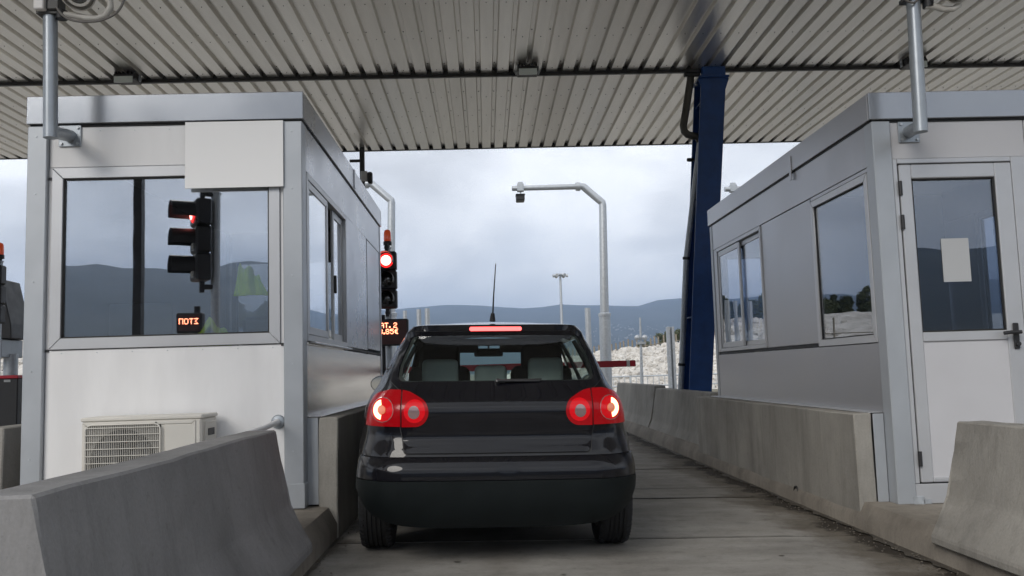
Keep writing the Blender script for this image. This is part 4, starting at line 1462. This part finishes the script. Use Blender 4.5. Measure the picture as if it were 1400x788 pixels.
def arc(cx_, cz_, r_, a0, a1, n=8, rz_=None):
    return [(cx_ + r_ * math.cos(R(a0 + (a1 - a0) * i / n)), cz_ + (rz_ or r_) * math.sin(R(a0 + (a1 - a0) * i / n))) for i in range(n + 1)]

# outlines seen from behind
win = [(.0, 1.042), (.50, 1.044)] + arc(.538, 1.082, .036, -80, 0, 6) + [(.570, 1.13), (.550, 1.20), (.522, 1.264)] + arc(.478, 1.292, .034, 20, 90, 5) + [(.0, 1.334)]
win = sym([(x * 1.03, z) for x, z in win[1:-1]])
edge_u = lambda z: umax(z) - .002
zs_up = [.622 + (1.388 - .622) * i / 34 for i in range(35)]
body_poly = [(edge_u(z), z) for z in zs_up]
body_poly = sym(body_poly)
rear_shell = patch('body', M_paint, car, body_poly, rear, 0, [xz(win)], step=.04, outward=back)
hatch_half = [(.0, .642), (.50, .643)] + arc(.515, .672, .03, -80, 0, 5) + [(.556, .74), (.566, .785), (.560, .90), (.560, .985), (.635, 1.05), (.610, 1.16), (.570, 1.27), (.542, 1.335), (.52, 1.352), (.0, 1.352)]
hatch_poly = sym(hatch_half[1:-1])
patch('tailgate_seal', M_seal, car, xz([(x * 1.012, z - .006 if z < .66 else z + (.002 if z > 1.3 else 0)) for x, z in hatch_poly]), rear, .0015, [xz(win)], step=.035, outward=back, skirt=0)
hatch = patch('tailgate', M_paint, car, xz(hatch_poly), rear, .007, [xz(win)], step=.03, outward=back, smooth=50)
# spoiler over the window
sp_poly = sym([(.49, 1.338), (.515, 1.344), (.503, 1.372), (.485, 1.386)])
def spoil(u, z):
    p = rear(u, z)
    k = smooth01((z - 1.334) / .02) * smooth01((.515 - abs(p.x)) / .12)
    return p + Vector((0, -.016 * k, .002 * k))
spo = patch('spoiler', M_paint, car, xz(sp_poly), spoil, .003, step=.025, outward=back, skirt=.008)
bl = patch('high_brake_light', M_brk3, car, xz(sym([(.155, 1.352), (.162, 1.358), (.162, 1.364), (.155, 1.371)])), spoil, .005, step=.02, outward=back)
patch('rear_window', M_cglass, car, xz(sym([(.525, 1.040), (.572, 1.055), (.590, 1.09), (.589, 1.135), (.566, 1.21), (.534, 1.276), (.502, 1.328), (.3, 1.336), (.0, 1.337)][:-1] )), rear, .001, step=.05, outward=back, skirt=0)
# dark ceramic band just inside the edge of the glass
wb = [(x * .965, 1.048 + (z - 1.048) * .95 + .008) for x, z in win]
patch('window_band', M_seal, car, xz(win), rear, -.002, [xz(wb)], step=.03, outward=back, skirt=0)
# seal shadow between hatch foot and bumper is the shell itself; bumper cover
def bumper_u(z):
    return umax(z) + .06
zs = [.50 + (.613 - .50) * i / 10 for i in range(11)]
up_half = [(edge_u(.496), .496)] + [(edge_u(z), z) for z in zs]
patch('bumper', M_paint, car, sym(up_half), rear, .009, step=.03, outward=back, skirt=.03)
lowz = [(.30, .228), (.45, .233), (.56, .243), (.65, .262), (.72, .292), (.772, .335), (.806, .39)]
low_half = [(u_of(x, z), z) for x, z in lowz] + [(edge_u(z), z) for z in (.455, .475, .492)]
patch('bumper_lower', M_trim, car, sym(low_half), rear, .012, step=.03, outward=back, skirt=.04)
# plate recess left blank, tow-eye cover, badge ring, keyhole bolts
patch('plate_recess', M_paint, car, xz([(-.012, .515), (.125, .515), (.125, .578), (-.012, .578)]), rear, .011, step=.03, outward=back, skirt=.004)
# tail lamps
for s_ in (1, -1):
    f = (lambda q: q) if s_ > 0 else mir
    zl = [.795 + (1.0 - .795) * i / 10 for i in range(11)]
    outer = [(umax(z) + .0, z) for z in zl if z < .985]
    outer = [(u_of(.568, .792), .792)] + [(umax(.792) - .004, .792)] + [(umax(z) - .004, z) for z in zl[1:8]] + [(umax(.955) - .02, .957), (u_of(.70, .982), .982), (u_of(.63, .998), .998), (u_of(.568, .996), .996)]
    inner = [(.558, .790), (.47, .790)] + arc(.482, .878, .088, 270, 110, 12) + [(.50, .985), (.558, .996)]
    inner = [(.558, .790)] + arc(.485, .872, .082, 262, 128, 12, .082) + [(.475, .962), (.515, .983), (.558, .994)]
    outer, inner = f(outer), f(xz(inner))
    tl = patch('tail_light', M_lampred, car, outer, rear, .010, step=.025, outward=back)
    ti = patch('tail_light', M_lampred, car, inner, rear, .013, step=.025, outward=back)
    def disc(cx_, cz_, r_, n=22):
        return xz(f(arc(cx_, cz_, r_, 0, 360 - 360 / n, n - 1)))
    def ring(cx_, cz_, r0_, r1_, a0, a1):
        return xz(f(arc(cx_, cz_, r1_, a0, a1, 16) + arc(cx_, cz_, r0_, a1, a0, 12)))
    co, ci = (.672, .884), (.484, .876)
    patch('lamp_ring', M_lampin, tl, disc(*co, .068), rear, .013, step=.02, outward=back)
    patch('lit_ring', M_lamplit, tl, ring(*co, .027, .053, -80, 78), rear, .016, step=.02, outward=back)
    patch('indicator', M_lampamb, tl, disc(*co, .023), rear, .019, step=.012, outward=back)
    patch('lamp_ring', M_lampin, ti, disc(*ci, .062), rear, .016, step=.02, outward=back)
    patch('lens_rim', M_lampclr, tl, ring(*co, .0655, .069, 0, 358), rear, .0145, step=.02, outward=back, skirt=0)
    patch('reversing_lamp', M_lampclr, ti, disc(ci[0] + .004, ci[1] - .006, .034), rear, .019, step=.012, outward=back)
# sides, cut out for wheels and windows
SY = lambda sgn: (lambda y, z: Vector((sgn * side(y, z), y, z)))
wy = (.76, 3.338)
rec = [(yend(z), z) for z in [.235 + (1.39 - .235) * i / 26 for i in range(27)]]
def arch(yc_, a0, a1):
    return [(yc_ + .345 * math.cos(R(a0 + (a1 - a0) * i / 14)), .315 + .345 * math.sin(R(a0 + (a1 - a0) * i / 14))) for i in range(15)]
top = rec[::-1]          # down the back edge
poly = [(2.45, 1.395), (yend(1.395), 1.395)] + [(y, z) for y, z in rec[::-1] if z > .40] 
poly += [(.405, .36)] + arch(.76, 172, -8)[0:] + [(1.12, .22), (2.98, .22)] + arch(3.338, 188, 6) + [(3.76, .30), (3.95, .40), (4.0, .62), (3.9, .72), (3.45, .93), (3.30, .985)]
sw = [(.92, 1.0), (1.0, .985), (2.95, .975), (2.55, 1.25), (2.40, 1.325), (1.2, 1.335), (.98, 1.30), (.80, 1.16)]
for s_ in (1, -1):
    patch('side_body', M_paint, car, poly, SY(s_), 0, [sw], step=.07, outward=outx, skirt=0)
    patch('side_window', M_cglass, car, sw, SY(s_), -.006, step=.1, outward=outx, skirt=0)
    for yb in (1.36, 2.18):
        patch('pillar', M_seal, car, [(yb, .99), (yb + .09, .99), (yb + .05, 1.33), (yb - .02, 1.33)], SY(s_), -.001, step=.08, outward=outx, skirt=.02)
    patch('bumper_side', M_trim, car, [(yend(.47) - .0, .48), (.405, .48), (.412, .40), (yend(.42) + .02, .42)], SY(s_), .011, step=.03, outward=outx, skirt=.03)
    patch('side_moulding', M_trim, car, [(1.15, .52), (2.9, .52), (2.9, .57), (1.15, .57)], SY(s_), .012, step=.1, outward=outx)
    # inside faces of the rear pillars
    patch('pillar_trim', M_liner, car, [(.40, .98), (.80, .98), (.74, 1.16), (.90, 1.30), (.95, 1.36), (.50, 1.36), (.44, 1.2)], SY(s_), -.045, step=.06, outward=outx, skirt=0)
    dm = MB()
    for k in range(1):
        dm.lathe([(.001, -.05), (.05, -.045), (.085, -.02), (.095, .03), (.088, .07)], (s_ * .93, 2.72, 1.01), (0, -1, 0), 20)
    o = dm.done('door_mirror', M_paint, car, local=True)
    o.data.transform(Matrix.Translation((s_ * .93, 2.72, 1.01)) @ Matrix.Diagonal((1.15, 1, .80, 1)) @ Matrix.Translation((-s_ * .93, -2.72, -1.01)))
    dm = MB(); dm.lathe([(.001, .0), (.082, .0), (.082, -.004)], (s_ * .933, 2.655, 1.01), (0, -1, 0), 20)
    g_ = dm.done('mirror_glass', M_mirr, o, local=True)
    g_.data.transform(Matrix.Translation((s_ * .93, 2.655, 1.01)) @ Matrix.Diagonal((1.15, 1, .80, 1)) @ Matrix.Translation((-s_ * .93, -2.655, -1.01)))
    dm = MB(); dm.box(min(s_ * .84, s_ * .95), max(s_ * .84, s_ * .95), 2.69, 2.75, .96, .99, .008); dm.done('mirror_arm', M_trim, car, local=True)
# roof, windscreen, bonnet, nose
b = MB()
P = []
nv = 24
for i in range(21):
    row = []
    for j in range(nv + 1):
        v = -1 + 2 * j / nv
        z0_ = 1.388
        pb = rear(v * (umax(z0_)), z0_)
        y = pb.y + (2.46 - pb.y) * (i / 20)
        half = side(y, 1.392)
        x = pb.x + (v * half - pb.x) * smooth01((y - pb.y) / .5) if abs(v) < 1 else math.copysign(half, v)
        g_ = smooth01((y - .38) / .75) * (1 - .35 * smooth01((y - 1.7) / .8))
        row.append((x, y, z0_ + .012 * (1 - v ** 6) * (1 if i else 0) + .046 * g_ * (1 - v * v) ** .7))
    P.append(row)
b.grid(P); b.done('roof', M_paint, car, local=True, smooth=60)
fr_ = [(v, .56 * v, 2.46) for v in np.linspace(-1, 1, 13)]
b = MB()
P = []
for i in range(9):
    t_ = i / 8
    P.append([(v * (.565 + .155 * t_), 2.46 + .86 * t_ + .10 * (1 - v * v) * (.5 + .5 * t_), 1.40 + .03 * (1 - v * v) * (1 - t_) - .42 * t_) for v in np.linspace(-1, 1, 13)])
b.grid(P); b.done('windscreen', M_cglass, car, local=True, smooth=60)
b = MB()
for s_ in (-1, 1):
    b.tube([(s_ * .572, 2.44, 1.385), (s_ * .65, 2.88, 1.19), (s_ * .735, 3.32, .975)], .032, 8)
b.done('pillar', M_paint, car, local=True)
b = MB()
P = []
for i in range(9):
    t_ = i / 8
    P.append([(v * (.735 - .06 * t_), 3.30 + .64 * t_ + .14 * (1 - v * v) * (.6 + .4 * t_), .975 - .20 * t_ - .05 * t_ * t_ + .03 * (1 - v * v)) for v in np.linspace(-1, 1, 13)])
hood_front = P[-1]
b.grid(P); b.done('bonnet', M_paint, car, local=True, smooth=60)
b = MB()
P = [hood_front]
for z, k in ((.62, .06), (.5, .10), (.38, .10), (.25, .02)):
    P.append([(v * .72, 3.94 + .14 * (1 - v * v) + k * (1 - .4 * v * v), z) for v in np.linspace(-1, 1, 13)])
b.grid(P); b.done('nose', M_paint, car, local=True, smooth=60)
for s_ in (-1, 1):
    b = MB(); b.lathe([(.001, .03), (.06, .02), (.085, -.02), (.09, -.06)], (s_ * .56, 4.02, .64), (0, 1, 0), 18); b.done('headlight', M_lampclr, car, local=True)
# cabin
def rbox(name, m_, *a, bev=.04, par=None):
    b = MB(); b.box(*a, bev=bev, seg=3)
    return b.done(name, m_, par or car, local=True, smooth=50)
rbox('parcel_shelf', M_seatd, -.60, .60, .36, .80, .935, .955, bev=.006)
for x0_, x1_, zt_ in ((-.485, -.24, 1.190), (-.13, .09, 1.146), (.235, .475, 1.195)):
    st = rbox('headrest', M_seat, x0_, x1_, .86, .95, .99, zt_, bev=.035)
rbox('rear_seat', M_seatd, -.62, .62, .84, 1.0, .45, .985, bev=.05)
for s_ in (-1, 1):
    rbox('front_seat', M_seatd, s_ * .40 - .24, s_ * .40 + .24, 1.75, 1.95, .50, 1.15, bev=.06)
    rbox('headrest', M_seatd, s_ * .40 - .16, s_ * .40 + .16, 1.74, 1.88, 1.09, 1.315, bev=.05)
rbox('dashboard', M_seatd, -.70, .70, 2.75, 3.2, .72, .985, bev=.06)
rbox('rear_view_mirror', M_seatd, -.125, .125, 2.50, 2.535, 1.235, 1.305, bev=.014)
for s_ in (-1, 1):
    rbox('sun_visor', M_seatd, min(s_ * .09, s_ * .56), max(s_ * .09, s_ * .56), 2.33, 2.36, 1.265, 1.375, bev=.01)
rbox('roof_header', M_seatd, -.56, .56, 2.37, 2.47, 1.325, 1.385, bev=.01)
b = MB(); b.cyl((0, 2.53, 1.30), (0, 2.56, 1.385), .008, n=8); b.done('mirror_stem', M_seatd, car, local=True)
b = MB()
P = []
for i in range(9):
    y = .50 + 1.92 * i / 8
    P.append([(v * (.50 + .04 * min(1, i / 3)), y, 1.345 + .05 * (1 - v * v) + (.0 if i else -.03)) for v in np.linspace(-1, 1, 9)])
b.grid(P); b.done('headliner', M_seatd, car, local=True)
b = MB(); b.box(-.62, .62, .24, 3.9, .22, .34); b.box(-.70, .70, 1.15, 2.95, .22, .42); b.box(-.80, .80, 1.15, 2.95, .30, .40); b.done('underbody', M_seal, car, local=True)
b = MB(); b.box(-.60, .60, .34, 1.15, .34, .93); b.box(-.72, .72, 3.0, 3.75, .34, .70); b.done('wheel_housing', M_seal, car, local=True)
b = MB(); b.cyl((-.6, .76, .30), (.6, .76, .30), .05, n=10); b.tube([(.28, .28, .27), (.28, .9, .29), (.1, 1.6, .28)], .028, 10); b.done('axle', M_seal, car, local=True)
b = MB(); b.box(-.32, .22, .16, .52, .225, .36, .04); b.done('silencer', M_tyre, car, local=True)
# wheels
wh = None
for yw in wy:
    for s_ in (-1, 1):
        r_ = .316
        prof = [(.21, -.095), (.25, -.103), (.285, -.102), (.302, -.094), (.311, -.080)]
        for q in range(5):
            c_x = -.056 + q * .028
            prof += [(r_, c_x - .010), (r_, c_x + .008), (r_ - .008, c_x + .010), (r_ - .008, c_x + .017)]
        prof = prof[:-2] + [(.311, .080), (.302, .094), (.285, .102), (.25, .103), (.21, .095)]
        cx_ = s_ * .755
        b = MB(); b.lathe([(.21, -.095), (.20, -.05), (.19, .05), (.21, .095)], (0, 0, 0), (1, 0, 0), 32)
        for k in range(5):
            a = k * 1.2566
            b.cyl((s_ * .06, .04 * math.cos(a), .04 * math.sin(a)), (s_ * .075, .2 * math.cos(a), .2 * math.sin(a)), .028, .022, 8)
        b.cyl((s_ * .02, 0, 0), (s_ * .085, 0, 0), .055, n=16); b.cyl((-s_ * .07, 0, 0), (-s_ * .05, 0, 0), .19, n=20)
        wheel = b.done('wheel', M_rim, car, local=True)
        wheel.location = (cx_, yw, r_)
        b = MB(); b.lathe(prof, (0, 0, 0), (1, 0, 0), 56)
        for k in range(56):             # shoulder sipes
            a = 2 * math.pi * k / 56
            for e_ in (-1, 1):
                ca, sa = math.cos(a), math.sin(a)
                p0 = Vector((e_ * .066, ca * .317, sa * .317)); p1 = Vector((e_ * .097, ca * .303, sa * .303))
                b.cyl(p0, p1, .0045, n=4)
        b.done('tyre', M_tyre, wheel, local=True, smooth=26)
# wiper and aerial
p0, p1 = rear(0.0, 1.044), rear(.26, 1.046)
b = MB(); b.lathe([(.001, .022), (.013, .019), (.018, .0), (.018, -.01)], p0 + Vector((.005, -.012, .0)), (0, -1, .5), 16); b.tube([p0 + Vector((.005, -.03, .006)), rear(.1, 1.048) + Vector((0, -.026, 0)), p1 + Vector((0, -.018, 0))], [.009, .007, .004], 8)
wp_ = b.done('rear_wiper', M_dark, car, local=True)
b = MB(); b.box(.05, .27, 0, .008, 0, .009); 
for v in b.bm.verts:
    q = rear(v.co.x, 1.045); v.co = Vector((v.co.x, q.y - .012 + v.co.y - .006, 1.050 + v.co.z + .002 * (v.co.x - .05) / .26))
b.done('wiper_blade', M_seal, wp_, local=True)
b = MB(); b.cyl((-.012, .62, 1.428), (-.010, .60, 1.475), .020, .012, 12); b.done('aerial_base', M_dark, car, local=True)
b = MB(); b.tube([(-.010, .60, 1.47), (-.004, .55, 1.60), (.008, .47, 1.78)], [.0055, .0045, .0028], 8); b.done('aerial', M_dark, car, local=True)

# ================================================================== LANDSCAPE
def bank(name, x0, x1, y0, y1, ztop, depth, seed):
    """heaped white gravel: toe at y0, crest at y1, then a flat shelf"""
    b = MB()
    P = []
    nx, ny = 150, 34
    for j in range(ny + 1):
        row = []
        for i in range(nx + 1):
            x = x0 + (x1 - x0) * i / nx
            t = j / ny
            y = y0 + (y1 - y0) * min(1, t / .75) + depth * max(0, t - .75) / .25
            zt_ = ztop(x)
            z = -.36 + (zt_ + .36) * smooth01(min(1, t / .75)) ** .8
            n = noise.noise(Vector((x * .9, y * .9, seed))) * .12 + noise.noise(Vector((x * 2.7, y * 2.7, seed + 4))) * .10 + noise.noise(Vector((x * 7, y * 5, seed + 8))) * .08
            z += n * (t > .02) * (1 if t < .72 else .3)
            row.append((x, y + n * .4, z))
        P.append(row)
    b.grid(P)
    return tag(b.done(name, M_rock, smooth=25), kind='structure')
ztR = lambda x: 2.42 + .108 * (x - 10.2) if x < 30 else 4.56
bank('gravel_bank', 1.0, 60, 54, 68, lambda x: max(.2, min(ztR(x), .5 + .35 * (x - 1))), 16, 1)
bank('gravel_bank', -75, -6.5, 46, 60, lambda x: 4.2 + .3 * math.sin(x * .23) - 3.2 * smooth01((x + 9) / 3), 20, 7)
# loose boulders on the banks
def boulders(name, n, fx, fy, fz, seed):
    r2 = random.Random(seed)
    b = MB()
    for k in range(n):
        x = fx(r2); t = r2.random(); y = fy(t); z = fz(x, t)
        s_ = r2.uniform(.07, .30) * (1 if r2.random() < .9 else 1.8)
        bmesh.ops.create_icosphere(b.bm, subdivisions=1, radius=s_, matrix=Matrix.Translation((x, y, z)) @ Matrix.Rotation(r2.random() * 6, 4, Vector((r2.random(), r2.random(), r2.random() + .1)).normalized()) @ Matrix.Diagonal((1, r2.uniform(.6, 1), r2.uniform(.5, .9), 1)))
    for v in b.bm.verts:
        v.co += Vector((r2.uniform(-1, 1), r2.uniform(-1, 1), r2.uniform(-1, 1))) * .035
    return tag(b.done(name, M_rock, smooth=0), kind='stuff')
boulders('boulders', 2400, lambda r: r.uniform(2, 24), lambda t: 54 + 14 * t, lambda x, t: -.36 + (max(.2, min(ztR(x), .5 + .35 * (x - 1))) + .36) * smooth01(t) ** .8, 3)
boulders('boulders', 2400, lambda r: r.uniform(-50, -10), lambda t: 46 + 14 * t, lambda x, t: -.36 + 4.5 * smooth01(t) ** .8, 4)

# stake fence along the crest
def stakes(x0, x1, n, y, zf, label, seed, h=.8):
    t = thing('stake_fence', label, 'fence', ((x0 + x1) / 2, y, zf((x0 + x1) / 2)), 'wooden stake fences on the gravel banks')
    r2 = random.Random(seed)
    me = None
    for k in range(n):
        x = x0 + (x1 - x0) * k / (n - 1) + r2.uniform(-.05, .05)
        z = zf(x)
        if me is None:
            b = MB(); b.cyl((0, 0, -.3), (0, 0, 1), .075, .065, 8)
            o = b.done('stake', M_wood, t, local=True); me = o.data
        else:
            o = bpy.data.objects.new('stake', me); C.objects.link(o); o.parent = t
        o.location = Vector((x, y, z)) - t.location
        o.scale = (1, 1, h * r2.uniform(.85, 1.15))
        o.rotation_euler = (r2.uniform(-.03, .03), r2.uniform(-.03, .03), 0)
    b = MB()
    b.cyl((x0, y - .05, zf(x0) + h * .55), (x1, y - .05, zf(x1) + h * .55), .03, n=6)
    b.done('wire_rail', M_wood, t)
stakes(3.0, 24, 62, 69, lambda x: max(.2, min(ztR(x), .5 + .35 * (x - 1))) - .02, 'row of short wooden stakes along the crest of the gravel bank right of the car', 2)
stakes(-48, -12, 14, 50.5, lambda x: 1.9, 'sparse row of thin stakes on the gravel bank left of the booths', 3, 1.6)

# trees and bushes
def crown_mesh(name, rx, rz, n, clumps, leaf, seed, mat_):
    r2 = random.Random(seed)
    cs = []
    for k in range(clumps):
        while True:
            p = Vector((r2.uniform(-1, 1), r2.uniform(-1, 1), r2.uniform(-1, 1)))
            if .25 < p.length < 1:
                break
        cs.append((Vector((p.x * rx * .75, p.y * rx * .75, p.z * rz * .75)), r2.uniform(.22, .42) * rx))
    V, F = [], []
    for k in range(n):
        c, rr = cs[r2.randrange(clumps)]
        d = Vector((r2.gauss(0, 1), r2.gauss(0, 1), r2.gauss(0, .8))).normalized() * rr * r2.random() ** .4
        p = c + d
        a = Vector((r2.gauss(0, 1), r2.gauss(0, 1), r2.gauss(0, 1))).normalized()
        q = a.orthogonal().normalized()
        s_ = leaf * r2.uniform(.6, 1.4)
        i = len(V)
        V += [p - q * s_ * .45, p + a * s_, p + q * s_ * .45, p - a * s_ * .6]
        F.append((i, i + 1, i + 2, i + 3))
    me = bpy.data.meshes.new(name)
    me.from_pydata(V, [], F)
    me.materials.append(mat_)
    return me, cs
def tree_mesh(h, rx, cs, zc):
    b = MB()
    b.tube([(0, 0, -.4), (.05 * h * .3, 0, h * .25), (-.02 * h, .03 * h, zc)], [.05 * h * .6, .035 * h * .6, .02 * h * .5], 8)
    for c, rr in cs[:7]:
        b.tube([(0, 0, h * .28), (c.x * .5, c.y * .5, zc + c.z * .3 - h * .06), (c.x, c.y, zc + c.z)], [.018 * h, .011 * h, .004 * h], 6)
    bmesh.ops.recalc_face_normals(b.bm, faces=b.bm.faces[:])
    me = bpy.data.meshes.new('trunk')
    b.bm.to_mesh(me); b.bm.free()
    me.materials.append(M_bark)
    return me
protos = []
for k in range(4):
    rx, rz, h = (2.0, 1.6, 4.2) if k < 2 else (1.5, 2.0, 5.0)
    me, cs = crown_mesh('crown', rx, rz, 2600, 16, .20, 20 + k, M_leaf)
    protos.append((me, tree_mesh(h, rx, cs, h - rz), h - rz))
def tree(name, label, cat, loc, k, s_, group):
    t = thing(name, label, cat, loc, group)
    me, tm, zc = protos[k]
    a = bpy.data.objects.new('trunk', tm); C.objects.link(a); a.parent = t
    c = bpy.data.objects.new('crown', me); C.objects.link(c); c.parent = t; c.location = (0, 0, zc)
    t.scale = (s_, s_, s_ * rng.uniform(.85, 1.1)); t.rotation_euler = (0, 0, rng.random() * 6)
    return t
tx = -7.5
tl_ = []
for k in range(36):
    tx -= rng.uniform(.8, 1.5)
    y = 64 + rng.uniform(-3, 6)
    tree('tree', 'dark olive-green tree in the row on the gravel bank left of the booths', 'tree', (tx, y, 3.6), k % 4, rng.uniform(.5, .78), 'trees on the left gravel bank')
for k, (x, s_, wh_) in enumerate(((13.2, .30, 'smallest, leftmost bush behind the stake fence, beside the grooved steel post'), (14.6, .42, 'second bush from the left behind the stake fence'), (16.1, .46, 'rounded bush behind the stake fence, just left of the blue column'), (17.6, .5, 'bush behind the stake fence partly covered by the blue column'))):
    tree('bush', wh_, 'bush', (x, 72.5 + rng.uniform(-1, 1.5), ztR(x) - .45), k % 2, s_, 'bushes behind the stake fence')
# hills all round the horizon
b = MB()
P = []
na = 288
for r_, k in ((1150, 0), (1500, .10), (1900, .25), (2350, .48), (2800, .78), (3200, 1.0), (3900, .8), (5200, .5)):
    row = []
    for i in range(na + 1):
        a = 2 * math.pi * (i % na) / na
        ca, sa = math.cos(a), math.sin(a)
        hgt = 246 + 16 * math.sin(a * 2 + .4) + 150 * smooth01((-sa + .25) / .6)       # higher behind the camera
        hgt += 38 * noise.noise(Vector((ca * 3.2, sa * 3.2, 2))) + 16 * noise.noise(Vector((ca * 9, sa * 9, 5)))
        z = hgt * k
        if k:
            z += (22 * noise.noise(Vector((ca * r_ * .004, sa * r_ * .004, 1))) + 9 * noise.noise(Vector((ca * r_ * .012, sa * r_ * .012, 3)))) * (.4 + k)
        f_ = 1 - .62 * smooth01((-sa + .1) / .7)
        row.append((r_ * ca * f_, r_ * sa * f_, z * f_ - (8 if not k else 0)))
    P.append(row)
b.grid(P)
bmesh.ops.remove_doubles(b.bm, verts=b.bm.verts[:], dist=.01)
hills = tag(b.done('hills', M_hill, smooth=80), kind='structure')
# white houses of a town on the far slope
from mathutils.bvhtree import BVHTree
bv = BVHTree.FromPolygons([v.co for v in hills.data.vertices], [p.vertices for p in hills.data.polygons])
b = MB()
r2 = random.Random(11)
clus = [(r2.uniform(.10, .30), r2.uniform(.018, .05), r2.uniform(.012, .04)) for _ in range(16)]
for k in range(360):
    c = clus[r2.randrange(16)]
    tx_, el_ = c[0] + r2.gauss(0, c[2]), c[1] + r2.gauss(0, .0018)
    hit = bv.ray_cast(Vector((0, 0, 1.1)), Vector((tx_, 1, max(.006, el_))).normalized())
    if hit[0] is None:
        continue
    p = hit[0]
    s_ = r2.uniform(.5, 1.3) * p.y / 2000
    b.box(p.x - s_, p.x + s_, p.y - 4, p.y + 4, p.z - 6, p.z + r2.uniform(.4, 1.3))
tag(b.done('town_houses', M_house, smooth=0), kind='stuff')

# air between here and the hills
hz = bpy.data.materials.new('air')
hz.use_nodes = True
t = hz.node_tree
t.nodes.clear()
vo = N(t, 'ShaderNodeVolumePrincipled')
vo.inputs['Color'].default_value = (.50, .67, .96, 1)
vo.inputs['Density'].default_value = .00034
vo.inputs['Anisotropy'].default_value = .1
om = N(t, 'ShaderNodeOutputMaterial')
t.links.new(vo.outputs[0], om.inputs['Volume'])
b = MB(); b.box(-6600, 6600, -6600, 6600, -9.5, 365)
tag(b.done('haze', hz, smooth=0), kind='stuff')
